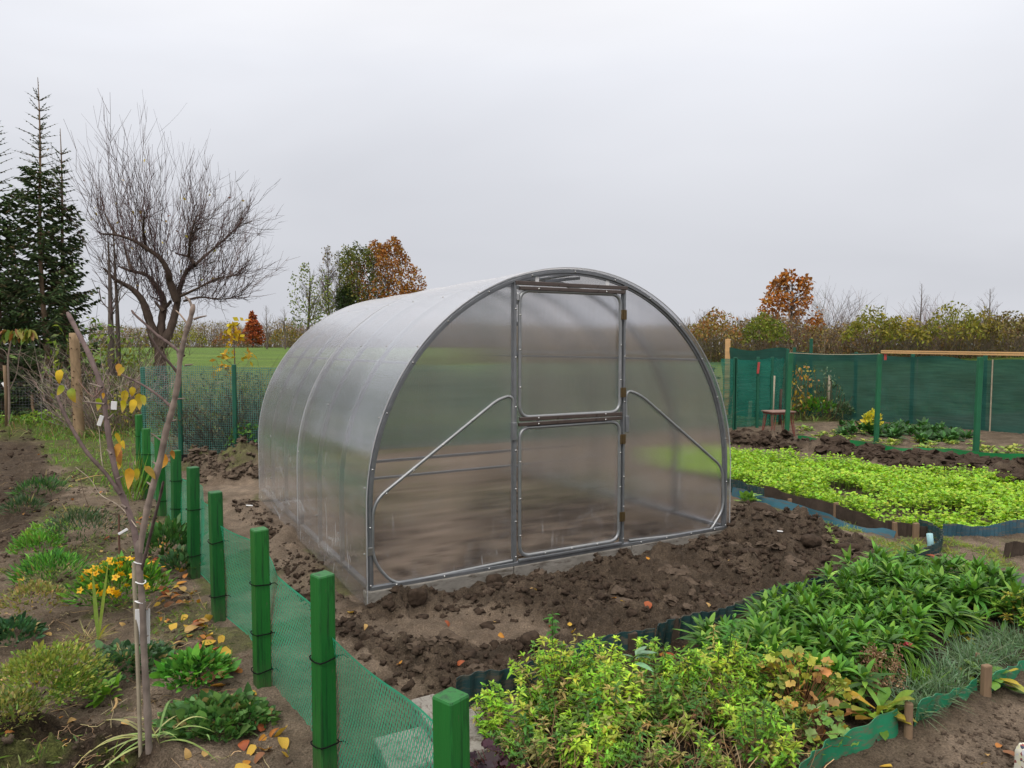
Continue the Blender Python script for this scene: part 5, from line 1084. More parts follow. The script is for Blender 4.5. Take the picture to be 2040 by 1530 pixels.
for (u, v, L, w, rz, lab_) in ((190, 955, .42, .012, .75, 'pale orange straw lying on the soil under the sapling'), (30, 1366, .38, .014, .8, 'pale dry reed stalk lying at the left edge'), (232, 1415, .09, .012, 1.4, 'dry brown stub beside the sapling trunk'), (428, 1410, .10, .01, 1.3, 'curled brown dead leaf stalk in front of the second fence post')):
    mb = MB(); t = np.linspace(-.5, .5, 7); P = np.stack([t*L, .02*np.sin(t*5), .015+.02*np.cos(t*4)], 1); tubes(mb, P[None], (w/2)*np.array([.6, 1, 1, 1.05, 1, .9, .5])[None], 6, (.42, .28, .13)); o = mb.build('dry_stalk', M['stem']); o.location = on(u, v, .005); o.rotation_euler = (0, 0, rz); tag(o, lab_, 'stalk')

# far right bed: dark leaf vegetables and weeds
SP_ = 'dark green spinach like plant in the leafy patch in front of the shade net'; SG = 'dark leafy plants in the far right bed'
s0_ = plant('leaf_vegetable', (1700, 868), [('foliage', broad(430, 26, (.13, .26), .36, .07, ([(.04, .13, .03), (.07, .19, .05), (.03, .09, .025)], [2, 2, 1]), (.25, 1.2), 'ovate', .6), M['waxy'])], SP_, 'vegetable', SG)
for k in range(44):
    u = rng.uniform(1672, 1925); v = 846 + (u-1672)*.075 + rng.uniform(-4, 24); again(s0_, (u, v), SP_, SG, rng.uniform(.7, 1.05))
wd = plant('green_weed', (1600, 858), [('foliage', broad(431, 24, (.06, .13), .5, .12, ([(.2, .32, .04), (.3, .34, .06), (.12, .22, .04)], [2, 1, 1]), (.1, .9)), M['leaf'])], 'small pale green weed scattered over the far right bed', 'weed', 'pale weeds in the far right bed')
for k in range(46):
    u = rng.uniform(1590, 2040); v = np.interp(u, [1590, 1750, 2040], [862, 880, 905]) + rng.uniform(-9, 12); again(wd, (u, v), None, None, rng.uniform(.45, .95))
plant('parsley_clump', (1622, 834), [('foliage', mound(432, 420, .42, .32, (.06, .11), .4, ([(.09, .24, .03), (.12, .28, .04)], [1, 1])), M['leaf'])], 'bright green leafy clump behind the rusty stool', 'plant')
plant('yellow_flower_plant', (1736, 866), [('foliage', mound(433, 160, .16, .3, (.04, .07), .6, ([(.55, .48, .04), (.3, .36, .05)], [2, 1])), M['leaf'])], 'yellow flowering plant by the middle tall green post', 'plant')
q = np.random.default_rng(14); mb, st = MB(), MB(); T = np.stack([q.normal(0, .14, 170), q.normal(0, .12, 170), q.uniform(.15, 1.25, 170)], 1); leaves(mb, T, rdir(170, q)-np.array([0, 0, .4]), rdir(170, q), q.uniform(.05, .1, 170), .05, mixcol([(.42, .3, .04), (.36, .2, .07), (.1, .14, .05), (.28, .24, .1)], [2, 1.5, 1.5, 1], 170, r=q), .3, 3, 'ovate'); stemsTo(st, T[::6], (.12, .1, .05), .005, .1, .6)
plant('yellowing_vine', (1596, 836), [('foliage', mb, M['leaf']), ('stems', st, M['stem'])], 'tall plant with brown and yellow hanging leaves behind the left tall post', 'plant')
q = np.random.default_rng(15); mb, st = MB(), MB(); T = np.stack([q.normal(0, .28, 150), q.normal(0, .15, 150), q.uniform(.2, 1.15, 150)], 1); leaves(mb, T, rdir(150, q), rdir(150, q), q.uniform(.05, .1, 150), .035, mixcol([(.07, .13, .07), (.12, .18, .1), (.04, .08, .04)], [2, 1, 1], 150, r=q), .3, 3); stemsTo(st, T[::5], (.12, .1, .06), .006, .1, .5)
plant('grey_leaf_shrub', (1650, 836), [('foliage', mb, M['leaf']), ('stems', st, M['stem'])], 'dusky grey green shrub against the shade net', 'shrub')
plant('small_grey_shrub', (1682, 838), [('foliage', mound(434, 120, .16, .28, (.05, .09), .5, ([(.06, .12, .06), (.1, .16, .08)], [1, 1])), M['leaf'])], 'little grey green plant at the foot of the shade net left of a cane', 'plant')
for (u, v, h, lab_) in ((1538, 850, 1.0, 'grey pole standing behind the rusty stool'), (1649, 834, .95, 'thin weathered stake in front of the shade net'), (1553, 846, .72, 'shorter dark pole right of the grey pole')):
    mb = MB(); tubes(mb, np.array([(0, 0, -.1), (0.01, 0, h*.5), (.02, 0, h)]), .028, 7, caps=True); o = mb.build('pole', M['bamboo'] if h > .9 else M['dark_wood']); o.location = at(u, v); tag(o, lab_, 'pole')
# lettuce like weed by the greenhouse corner, weeds on the path
plant('lettuce', (1490, 1000), [('foliage', broad(440, 30, (.07, .12), .55, .07, ([(.14, .3, .05), (.2, .36, .07)], [1, 1]), (.3, 1.3)), M['leaf'])], 'leafy green lettuce plant beside the right corner of the greenhouse', 'plant')
gt = plant('grass_patch', (1580, 1036), [('foliage', tuft(441, 150, .14, (.04, .11), .005, ([(.2, .3, .04), (.3, .33, .06), (.14, .26, .04)], [2, 1, 1]), (.2, 1.3), (.1, .6), 4), M['leaf'])], 'small clump of short grass beside the garden paths on the right', 'grass tuft', 'grass clumps along the right paths')
for (u, v, s_) in ((1625, 1048, .8), (1660, 1054, .6), (1690, 1062, .9), (1780, 1092, 1), (1800, 1108, .9), (1760, 1085, .8), (1790, 1062, 1), (1810, 1085, .8), (1880, 1105, 1), (1898, 1090, .8), (1840, 1098, .7), (1970, 1106, 1), (1885, 1082, .8), (1920, 1092, .5), (1985, 1122, .8), (2010, 1130, .6), (1830, 1120, .8), (1812, 1104, 1.), (1858, 1092, .8), (1675, 1050, .8), (1740, 1078, .6)): again(gt, (u, v), None, None, s_*.9)
for (u, v, lab_) in ((1652, 1096, 'tiny pale weed seedling growing out of the dug clods'), (1664, 1110, 'second tiny weed seedling, lower in the dug clods')):
    plant('seedling', (u, v), [('foliage', broad(442, 12, (.03, .05), .6, .02, ([(.22, .32, .06)], [1]), (.3, 1.3), z=(.02, .1)), M['leaf'])], lab_, 'seedling')
# small patterned cloth bag at the right edge, and the painted pot by the bed
m, nt, out = nodes('patterned cloth'); b = nt.nodes.new('ShaderNodeBsdfPrincipled'); lk(nt, b, 0, out, 0); vz = nt.nodes.new('ShaderNodeTexVoronoi'); vz.inputs['Scale'].default_value = 62; nt.links.new(coords(nt, 'Object'), vz.inputs['Vector'])
sc_ = nt.nodes.new('ShaderNodeSeparateColor'); lk(nt, vz, 'Color', sc_, 0); cr = ramp(nt, sc_.outputs[0], (.0, (.6, .58, .5)), (.55, (.62, .6, .42)), (.6, (.22, .05, .05)), (.72, (.5, .5, .55)), (.85, (.02, .03, .06))); cr_n = cr.node; cr_n.color_ramp.interpolation = 'CONSTANT'; nt.links.new(cr, b.inputs['Base Color']); b.inputs['Roughness'].default_value = .7; M['cloth'] = m
def lump(name, mat, size, seed, uv, label, cat, sq=2.4):
    n1_, n2_ = 28, 20; a, e = np.meshgrid(np.linspace(0, 2*PI, n1_, endpoint=False), np.linspace(-PI/2, PI/2, n2_), indexing='ij'); f = lambda v: np.sign(v)*np.abs(v)**(2/sq)
    r = 1+.1*fbm(a*1.3+3*np.cos(a), e*2, 3, seed); V = np.stack([size[0]*r*f(np.cos(e))*f(np.cos(a)), size[1]*r*f(np.cos(e))*f(np.sin(a)), size[2]*(1+f(np.sin(e))*r)], -1)
    i, j = np.meshgrid(np.arange(n1_), np.arange(n2_-1), indexing='ij'); i2 = (i+1) % n1_; mb = MB(); mb.add(V, np.stack([i*n2_+j, i2*n2_+j, i2*n2_+j+1, i*n2_+j+1], -1).reshape(-1, 4)); o = mb.build(name, mat); o.location = on(*uv, -.01); return tag(o, label, cat)
lump('cloth_bag', M['cloth'], (.05, .045, .07), 3, (2056, 1548), 'crumpled patterned cloth bag cut off by the lower right corner', 'bag', 5)
lump('painted_pot', M['cloth'], (.018, .018, .045), 4, (1512, 1560), 'small blue and white painted ornament at the bottom of the front bed', 'ornament', 4)
# ------------------------------------------------------------------ spruces
def spruce(name, uv, H_, R_, seed, label, bare=0., clear=.0, dens=1., top=.17, lead=.06):
    q = np.random.default_rng(seed); p0 = np.array(uv) if len(uv) == 3 else on(*uv); root = empty(name, tuple(p0), 0, label, 'spruce', 'spruces at the left edge')
    tr_ = MB(); zz = np.linspace(-.1, H_, 16); P = np.stack([.03*np.sin(zz*1.1+seed), .03*np.cos(zz*.8), zz], 1); tubes(tr_, P[None], np.interp(zz, [-.1, .5, H_*.8, H_], [.085, .07, .022, .006])[None], 8, (.2, .14, .095)); 
    nd, tw = MB(), MB(); z = clear*H_+.25
    while z < H_*(1-lead):
        f = 1-(z/H_); rad = R_*(f**.85)*q.uniform(.8, 1.12)*(1 if z > .16*H_ else .85); nb = int(q.integers(5, 8)); a0 = q.uniform(0, 6.3); thin = f < top*1.6
        for b in range(nb):
            a = a0 + b*2*PI/nb + q.normal(0, .4); L = max(rad*q.uniform(.55, 1.2), .18); up = np.interp(f, [0, .25, .7, 1], [.75, .35, -.02, -.28]) + q.normal(0, .14)
            n = max(int(L/.085), 3); t = np.linspace(0, 1, n+1); d = np.array([math.cos(a), math.sin(a), 0])
            B = np.array([0, 0, z]) + d*(t*L)[:, None] + np.array([0, 0, 1])*((up*t + (.22*t**2 if f > .3 else 0))*L)[:, None]; B[:, :2] += P[np.searchsorted(zz, z)-1][:2]
            tubes(tw, B[None], np.linspace(.011, .003, n+1)[None], 3, (.1, .075, .05))
            S = np.array([-d[1], d[0], 0]); m_ = t > (.12 if f < .6 else .28)
            if q.uniform() < bare*(1 if z < .35*H_ else 0): continue
            base, tt = B[m_], t[m_]; k = len(base)
            for sgn in (-1, 1):
                for rep in range(2 if dens > .6 and not thin else 1):
                    l2 = (.10+.26*(1-tt)*min(L, 1.1))*q.uniform(.75, 1.2, k)*(.32 if thin else 1.); dd = d*(.75+q.normal(0, .15, k))[:, None] + S*sgn*(.75) + np.array([0, 0, 1])*q.normal(-.12 if not thin else .3, .22, k)[:, None]
                    cc = mixcol([(.09, .14, .06), (.12, .175, .07), (.065, .105, .05), (.16, .14, .08)], [3, 2, 2, .7], k, .25, q)
                    for roll in (0, 1):
                        leaves(nd, base, dd, np.array([0, 0, 1.]) if roll == 0 else S*sgn+.1, l2, .042 if not thin else .024, cc, .18, 2, 'needle')
            leaves(nd, base[-2:], np.tile(d+np.array([0, 0, up]), (len(base[-2:]), 1)), np.array([0, 0, 1.]), .14 if not thin else .1, .04 if not thin else .016, (.035, .07, .024), .1, 2, 'needle')
        z += q.uniform(.13, .2)*(1 if f > top else 1.25)/dens**.5*(H_/7)**.3
    # bare leader
    leaves(nd, np.tile([[P[-1, 0], P[-1, 1], H_*(1-lead*1.6)]], (10, 1)) + np.array([0, 0, 1])*np.linspace(0, H_*lead*1.3, 10)[:, None], rdir(10, q)*.5+np.array([0, 0, 1.]), rdir(10, q), .05, .012, (.05, .07, .03), 0, 2, 'needle')
    tr_.build('trunk', M['bark'], root); 
    if tw.n: tw.build('branches', M['bark'], root)
    nd.build('foliage', M['needle'], root); return root
spruce('spruce_tree', (96, 833), 7.35, 1.25, 1, 'tall spruce with a long bare leader, tallest tree at the left')
spruce('spruce_tree', (137, 828), 6.4, .95, 2, 'spruce close behind and right of the tallest one, with two thin tips', clear=.18, bare=.6)
spruce('spruce_tree', (8, 835), 6.6, 1.25, 3, 'spruce cut by the left picture edge, with a sparse pointed top')
spruce('spruce_tree', (-75, 838), 6.2, 1.5, 4, 'dense dark spruce mostly outside the left picture edge', lead=.03)
spruce('spruce_tree', (42, 812), 4.4, 1.5, 5, 'lower broad dark spruce filling the gap between the two left spruces', lead=.03, dens=.9)
spruce('spruce_tree', (125, 806), 3.9, 1.3, 6, 'lower dark spruce behind the cut trunk post', lead=.03, dens=.9)
# cut trunk used as a post
p0 = on(158, 868); mb = MB(); zz = np.linspace(-.1, 1.83, 14); tubes(mb, np.stack([-.02*zz, 0*zz, zz], 1)[None], (.088-.006*zz+.004*np.sin(zz*9))[None], 10, (.27, .19, .115), caps=True)
q = np.random.default_rng(3); n = 42; a = q.uniform(0, 6.3, n); z = q.uniform(.1, 1.8, n); d = np.stack([np.cos(a), np.sin(a), 0*a+.2], 1); b0 = np.stack([-.02*z+.08*np.cos(a), .08*np.sin(a), z], 1); tubes(mb, np.stack([b0, b0+d*.02], 1), .009, 5, (.1, .065, .04))
o = mb.build('trunk_post', M['bark']); o.location = p0; tag(o, 'debarked spruce trunk with branch stubs standing as a thick post', 'post')

# ------------------------------------------------------------------ bare twig trees
def shoots(mb, B, D, L, r, q, up=.5, seg=7, side=5, col=(.09, .062, .06), sidelen=.35, curl=.12, sides=3):
    """long shoots from B along D with side twigs"""
    n = len(B); t = np.linspace(0, 1, seg)
    D = nrm(D); W = q.normal(0, curl, (n, 3)); C = B[:, None] + D[:, None]*(t[None]*L[:, None])[..., None]
    C += W[:, None]*(np.sin(t*PI)[None]*L[:, None])[..., None]*.5; C[..., 2] += (up*t[None]**2*L[:, None])
    C[..., :2] -= (D[:, None, :2]*(up*.4*t[None]**2*L[:, None])[..., None])
    C[:, 1:] += q.normal(0, .022, C[:, 1:].shape)*L[:, None, None]
    cc = mixcol([col, tuple(np.array(col)*1.5)], [2, 1], n, .15, q)
    tubes(mb, C, r[:, None]*np.linspace(1, .3, seg)[None], sides, cc)
    if side:
        k = side; ti = q.integers(1, seg-1, (n, k)); b = C[np.arange(n)[:, None], ti].reshape(-1, 3); dd = np.repeat(D, k, 0) + .8*rdir(n*k, q) + np.array([0, 0, .3])
        l2 = np.repeat(L, k)*sidelen*q.uniform(.3, 1, n*k); dd = nrm(dd); tt = np.linspace(0, 1, 4)
        C2 = b[:, None] + dd[:, None]*(tt[None]*l2[:, None])[..., None]; C2[..., 2] += up*.5*tt[None]**2*l2[:, None]; C2 += q.normal(0, .01, C2.shape)*l2[:, None, None]
        tubes(mb, C2, np.repeat(r, k)[:, None]*.55*np.linspace(1, .4, 4)[None], 3, np.repeat(cc, k, 0)); return np.concatenate([C[:, -1], C2[:, -1]])
    return C[:, -1]
# apple tree
YA = 16.
def ap(px, dy=0.):
    return np.array([atY(u, v, YA+dy*k/(len(px)-1)) for k, (u, v) in enumerate(px)])
apple_base = atY(322, 735, YA); apple_base[2] = .0
root = empty('apple_tree', tuple(apple_base), 0, 'gnarled bare apple tree with a dense crown of upright shoots left of the greenhouse', 'fruit tree')
q = np.random.default_rng(21); lm, tw = MB(), MB()
LB = [([(322, 800), (320, 735), (318, 700), (312, 665)], .2, .14, 0), ([(312, 690), (298, 640), (284, 600), (262, 575), (232, 558), (206, 534)], .16, .06, -.6), ([(318, 690), (322, 640), (326, 600), (312, 572), (292, 548), (262, 540), (235, 530)], .14, .05, .6),
      ([(322, 690), (340, 655), (352, 610), (358, 575), (372, 540), (388, 528)], .15, .08, .3), ([(352, 600), (338, 560), (336, 545), (322, 518), (300, 500), (268, 480), (232, 468), (200, 466)], .12, .04, -.9), ([(326, 620), (318, 612), (308, 600)], .07, .05, 0),
      ([(340, 600), (330, 612), (318, 600), (300, 590)], .05, .03, .4), ([(388, 528), (376, 512), (350, 505)], .07, .04, .8), ([(388, 528), (420, 500), (455, 470), (480, 445)], .05, .02, 1.), ([(360, 590), (392, 575), (430, 556), (470, 548)], .045, .018, -1.2), ([(365, 600), (400, 592), (440, 596), (480, 590)], .04, .016, .6),
      ([(262, 540), (250, 500), (246, 470)], .05, .025, 1.2), ([(292, 500), (286, 460), (288, 420)], .05, .025, -1.5), ([(376, 512), (380, 470), (392, 430)], .045, .02, -.8), ([(232, 468), (215, 440), (205, 410)], .04, .02, 1.)]
cand = []
for px, r0, r1, dy in LB:
    r0, r1 = r0*.72, r1*(.75 if px[0][1] > 780 else .38)
    P = catmull(ap(px, dy), 6); K = len(P); tubes(lm, P[None], (np.linspace(r0, r1, K)*(1+.1*fbm(np.arange(K)*.7, np.zeros(K)+r0*9, 2, 4)))[None], 8, (.085, .062, .05))
    if px[0][1] < 700: cand.append(P[K//3:])
cand = np.concatenate(cand)
n = 300; idx = q.integers(0, len(cand), n); B = cand[idx] + q.normal(0, .05, (n, 3)); cen = atY(320, 560, YA); off = B-cen
D = off*np.array([.30, .4, .12]) + np.array([0, 0, 1.]) + q.normal(0, .28, (n, 3)); 
lim = np.interp(B[:, 0]-cen[0], [-1.6, -.4, 0.3, 1.2, 2.2], [2.3, 2.9, 2.6, 1.9, 1.2]); L = q.uniform(.35, 1., n)*np.clip(lim - (B[:, 2]-cen[2])*.55, .5, 3.)
shoots(tw, B, D, L, q.uniform(.0045, .0095, n), q, .25, 8, 6, sidelen=.35)
right = cand[(cand[:, 0] > cen[0]+.3)]; n = 150; B = right[q.integers(0, len(right), n)]; D = np.stack([q.uniform(.5, 1.3, n), q.normal(0, .6, n), q.uniform(-.25, .8, n)], 1); L = q.uniform(.5, 1.35, n)
shoots(tw, B, D, L, q.uniform(.004, .008, n), q, .15, 9, 6, sidelen=.35)
n = 300; B = cand[q.integers(0, len(cand), n)]; shoots(tw, B, rdir(n, q), q.uniform(.3, .8, n), q.uniform(.0035, .007, n), q, .1, 6, 4)
lv = MB(); n = 46; B = cand[q.integers(0, len(cand), n)] + q.normal(0, .5, (n, 3)) + np.array([0, 0, .9]); leaves(lv, B, rdir(n, q), rdir(n, q), .09, .06, mixcol([(.4, .32, .08), (.2, .08, .06)], [3, 1], n, r=q), .2, 2, 'ovate')
lm.build('trunk', M['bark'], root, loc=apple_base).location = (0, 0, 0); tw.build('twigs', M['bark'], root, loc=apple_base).location = (0, 0, 0); lv.build('foliage', M['leaf'], root, loc=apple_base).location = (0, 0, 0)
# slim bare trunks behind it
def thin_tree(uv, Y, Ht, label, r=.06, n=26, spread=.35, seed=0, L=(.8, 2.), col=(.1, .08, .07), name='bare_tree', cat='bare tree', group=None, lean=(0, 0), leaf=None, low=.3, leafn=0, side=5, up=.3):
    q = np.random.default_rng(seed); b = atY(uv[0], uv[1], Y) if Y else on(*uv); root = empty(name, tuple(b), 0, label, cat, group)
    zz = np.linspace(-.3, Ht, 10); P = np.stack([lean[0]*zz/Ht+.03*Ht/5*np.sin(zz*1.3+seed), lean[1]*zz/Ht, zz], 1); m1, m2 = MB(), MB(); tubes(m1, P[None], np.interp(zz, [-.3, Ht], [r, r*.15])[None], 6, col)
    t = q.uniform(low, .97, n); Bp = np.stack([np.interp(t*Ht, zz, P[:, k]) for k in range(3)], 1); a = q.uniform(0, 6.3, n); D = np.stack([np.cos(a), np.sin(a), 0*a+.9/spread*.4], 1)
    Lr = q.uniform(*L, n)*(1.15-t); e = shoots(m2, Bp, D, Lr, r*.3*(1.1-t), q, up, 6, side, col, sidelen=.5)
    m1.build('trunk', M['bark'], root); m2.build('branches', M['bark'], root)
    if leaf is not None:
        lm_ = MB(); k = leafn or len(e); pp = e[q.integers(0, len(e), k)] + q.normal(0, .06*Ht/5, (k, 3)); S_ = leaf[1]; leaves(lm_, pp, rdir(k, q), rdir(k, q), q.uniform(.6, 1.2, k)*S_, q.uniform(.6, 1.2, k)*S_*.7, mixcol(*leaf[0], k, .2, q), .1, 2, 'ovate'); lm_.build('foliage', M['farleaf'], root)
    return root
thin_tree((222, 720), 15.2, 2.6, 'slim dark double trunk left of the apple tree', .08, 14, .3, 31, (.5, 1.1))
thin_tree((235, 722), 15.6, 3.0, 'slim second dark trunk just left of the apple tree', .06, 14, .3, 32, (.5, 1.1))
# thicket left of the apple tree: lime leafed elder and twigs
def bush(name, uv, Y, r, h, n, cols, S_, label, seed, twn=40, cat='bush', group=None, twcol=(.12, .1, .08), prof='ovate', mat=None, flat=.5):
    q = np.random.default_rng(seed); b = atY(uv[0], uv[1], Y) if Y else on(*uv); root = empty(name, tuple(b), 0, label, cat, group); m1, m2 = MB(), MB()
    P = dome(n, r, h, q, flat); cl_ = fbm(P[:, 0]/r*2.2+seed, P[:, 2]/h*2.2+P[:, 1]/r, 2, seed); ok = cl_ > -.55; P = P[ok]; k = len(P); P *= (1+.12*cl_[ok])[:, None]
    leaves(m1, P, rdir(k, q)+np.array([0, 0, -.2]), rdir(k, q), q.uniform(.6, 1.3, k)*S_, q.uniform(.6, 1.2, k)*S_*.55, mixcol(*cols, k, .2, q), .2, 2, prof)
    a = q.uniform(0, 6.3, twn); shoots(m2, np.stack([.3*r*np.cos(a), .3*r*np.sin(a), 0*a], 1), np.stack([np.cos(a)*r*1.1/h*q.uniform(.2, 1.6, twn), np.sin(a)*r*1.1/h*q.uniform(.2, 1.6, twn), 0*a+1], 1), q.uniform(.45, 1.1, twn)*h, np.full(twn, .0042*h), q, -.12, 7, 6, twcol, .45, .35)
    if n: m1.build('foliage', mat or M['leaf'], root)
    m2.build('stems', M['bark'], root); return root
LM = ([(.17, .26, .03), (.25, .32, .04), (.1, .17, .03)], [2, 1, 1]); DK = ([(.05, .08, .02), (.09, .11, .03), (.14, .13, .04)], [2, 1, 1])
bush('elder_bush', (205, 835), None, 1.1, 2.3, 420, LM, .13, 'lime green leafy bush between the spruces and the apple tree', 41, 60)
bush('elder_bush', (258, 828), None, .9, 2.0, 320, ([(.2, .26, .04), (.3, .28, .05)], [1, 1]), .12, 'yellower leafy bush just left of the apple trunk', 42, 50)
bush('twig_thicket', (215, 858), None, .95, 1.6, 60, DK, .08, 'grey leafless twig thicket behind the cut trunk post', 43, 150, twcol=(.25, .2, .17))
bush('low_shrub', (262, 862), None, .55, .75, 520, ([(.14, .18, .03), (.3, .26, .04), (.08, .12, .03)], [2, 1, 1]), .07, 'low yellow green shrub at the far end of the low net fence', 44, 30)
bush('nettle_patch', (130, 848), None, .8, .35, 420, ([(.14, .28, .03), (.22, .33, .04)], [1, 1]), .08, 'bright green leafy weeds at the foot of the spruces', 45, 20)
bush('nettle_patch', (20, 850), None, .6, .3, 260, ([(.14, .28, .03), (.2, .3, .04)], [1, 1]), .07, 'bright green weeds at the left edge by the staked young tree', 46, 14)
bush('currant_bush', (440, 896), None, .95, 1.15, 1500, ([(.06, .07, .04), (.16, .14, .07), (.09, .12, .05)], [2, 1, 1]), .05, 'big dark leafless currant bush behind the rear wire fence', 47, 230, twcol=(.07, .055, .05))
bush('currant_bush', (535, 890), None, .9, 1.15, 1300, ([(.06, .07, .04), (.16, .14, .07)], [2, 1]), .05, 'dark twiggy bush behind the wire fence, partly hidden by the greenhouse', 48, 200, twcol=(.07, .055, .05))
bush('grassy_bush', (505, 905), None, .45, .5, 420, ([(.07, .2, .03), (.12, .26, .04)], [1, 1]), .06, 'bright green leafy weed behind the wire fence next to the greenhouse', 49, 12)
for k, (u, v, r_, h_, lab_) in enumerate(((640, 886, 1.0, 1.25, 'dark bush behind the left rear of the greenhouse'), (830, 872, 1.3, 1.5, 'dark green bush seen blurred through the left end panel'), (1010, 862, 1.2, 1.4, 'dark green bush seen blurred through the door'), (1180, 852, 1.3, 1.5, 'dark green bush seen blurred right of the door middle'), (1330, 846, 1.3, 1.45, 'dark green bush seen blurred through the right end panel'))):
    bush('dark_bush', (u, v), None, r_, h_, 3200, ([(.07, .1, .05), (.09, .11, .06), (.13, .11, .07)], [2, 1, 1]), .09, lab_, 350+k, 40)
thin_tree((470, 880), None, 1.95, 'sapling with bright yellow leaf clusters behind the rear wire fence', .025, 16, .5, 51, (.3, .7), (.14, .1, .08), 'yellow_sapling', 'sapling', leaf=(([(.52, .38, .03), (.46, .28, .04)], [2, 1]), .12), low=.4, leafn=120)
# staked sapling at the far left
root = empty('staked_sapling', tuple(on(17, 856)), 0, 'staked young tree with drooping green and rusty leaves at the left edge', 'sapling'); b = on(17, 856); m1, m2, m3 = MB(), MB(), MB(); Y0 = b[1]; g = lambda px: np.array([atY(u, v, Y0) for u, v in px])-b
for px, r0, r1 in (([(18, 856), (18, 780), (16, 720), (20, 690), (26, 664)], .022, .012), ([(16, 715), (10, 700), (-6, 690)], .009, .004), ([(19, 705), (40, 706), (58, 700)], .008, .003), ([(20, 775), (33, 745), (40, 700), (44, 680)], .008, .005), ([(20, 690), (12, 672), (8, 664)], .008, .004)): P = catmull(g(px), 5); tubes(m1, P[None], np.linspace(r0, r1, len(P))[None], 6, (.22, .17, .14))
q = np.random.default_rng(6); n = 70; P = g([(q.uniform(4, 62), 655+.003*0+q.uniform(-2, 10)) for _ in range(n)]); leaves(m2, P, np.stack([q.normal(0, .3, n), q.normal(0, .3, n), 0*q.normal(size=n)-1.], 1), rdir(n, q), q.uniform(.14, .26, n), .09, mixcol([(.12, .2, .03), (.26, .24, .04), (.3, .13, .05)], [2, 2, 1.3], n, r=q), 0, 4, 'ovate', .1)
tubes(m3, g([(14, 858), (12, 780), (9, 728)])[None], .03, 7, caps=True); m1.build('trunk', M['bark'], root); m2.build('foliage', M['leaf'], root); m3.build('stake', M['wood'], root)
mb = MB(); box(mb, (0, 0, 0), (.07, .01, .10), bev=.003, rz=.4); o = mb.build('label_tag', M['white_plastic'], root, smooth=False); o.location = g([(9, 766)])[0]; o.rotation_euler = (0, -.6, 0)
mb = MB(); box(mb, (0, 0, .16), (.045, .03, .38), bev=.004, tilt=(-.1, 0)); o = mb.build('timber_stub', M['wood'], None, smooth=False); o.location = on(70, 842); tag(o, 'short pale leaning stub by the spruces at the left', 'stake')

# ------------------------------------------------------------------ far trees beyond the field
def far_tree(uv, Y, h, r, n, cols, S_, label, seed, name='autumn_tree', shape='round', trunk=(.1, .08, .07), dens=-.35, group='trees beyond the field', low=.18):
    n = int(n*4.6); S_ = S_*.86; q = np.random.default_rng(seed); b = atY(uv[0], uv[1], Y); root = empty(name, tuple(b), 0, label, 'tree', group); m1, m2 = MB(), MB()
    zz = np.linspace(-1, h*.93, 10); tubes(m1, np.stack([.15*np.sin(zz*.5+seed), 0*zz, zz], 1)[None], np.interp(zz, [-1, h], [.02*h+.03, .03])[None], 7, trunk)
    nb = 40; t = q.uniform(low, .9, nb); a = q.uniform(0, 6.3, nb); wz = (lambda f: np.sqrt(np.clip(1-((f-.44)/.58)**2, .03, 1))) if shape == 'round' else (lambda f: np.clip(1.08-f, .05, 1)*np.clip(f*6, .5, 1))
    D = np.stack([np.cos(a), np.sin(a), 0*a+.75], 1); L = r*wz(np.clip(t+.12, 0, 1))*q.uniform(.6, 1.05, nb); shoots(m1, np.stack([0*t, 0*t, t*h], 1), D, L, .012*h*(1.05-t)*.6, q, .3, 6, 5, trunk, sidelen=.5)
    f = q.uniform(low, 1., n); a = q.uniform(0, 6.3, n); rad = r*wz(f)*q.uniform(.15, 1., n)**.5; P = np.stack([rad*np.cos(a), rad*np.sin(a), f*h], 1)
    c1 = fbm(P[:, 0]/r*2.6+seed, P[:, 2]/h*4+P[:, 1]/r*1.4, 3, seed); ok = c1 > dens; P = P[ok]*(1+.14*c1[ok])[:, None]; k = len(P); idx = c1[ok] + q.normal(0, .25, k)
    cc = mixcol(*cols, k, .2, q); leaves(m2, P, rdir(k, q), rdir(k, q), q.uniform(.6, 1.3, k)*S_, q.uniform(.6, 1.2, k)*S_*.7, cc, .1, 2, 'ovate'); m1.build('trunk', M['bark'], root); m2.build('foliage', M['farleaf'], root); return root
OK1 = ([(.30, .125, .03), (.36, .17, .035), (.2, .075, .03), (.22, .15, .04)], [3, 2, 2, 1]); GR = ([(.12, .14, .035), (.18, .18, .045), (.07, .09, .03)], [2, 1.5, 1.5])
YT, YR = 84., 50.
far_tree((772, 692), YT, 11.9, 4.6, 3200, OK1, .36, 'rust brown oak behind the greenhouse roof, in the tree group', 61, dens=-.3)
far_tree((822, 694), YT+4, 7.2, 2.4, 800, OK1, .36, 'lower orange oak bough right of the rust brown oak', 62, low=.3)
far_tree((715, 692), YT-2, 11.2, 3.2, 1700, GR, .34, 'olive green tree between the rust brown oak and the bare birch', 63, dens=-.15)
far_tree((690, 692), YT-4, 6.4, 1.2, 500, ([(.035, .055, .02), (.05, .07, .03)], [1, 1]), .3, 'small dark ivy covered trunk in the tree group', 64, low=.55, dens=-.6)
thin_tree((655, 692), YT+1, 11.8, 'tall bare birch with fine grey twigs left of the olive tree', .18, 130, .3, 65, (1.6, 4.), (.13, .105, .1), 'birch_tree', 'tree', 'trees beyond the field', side=8, leaf=(([(.16, .15, .06), (.2, .15, .08)], [1, 1]), .3), leafn=200, up=.1)
thin_tree((678, 692), YT-1, 11.2, 'second bare birch crowded against the olive tree', .16, 120, .3, 66, (1.6, 3.6), (.12, .1, .09), 'birch_tree', 'tree', 'trees beyond the field', side=8, leaf=(([(.14, .15, .05)], [1]), .32), leafn=160, up=.1)
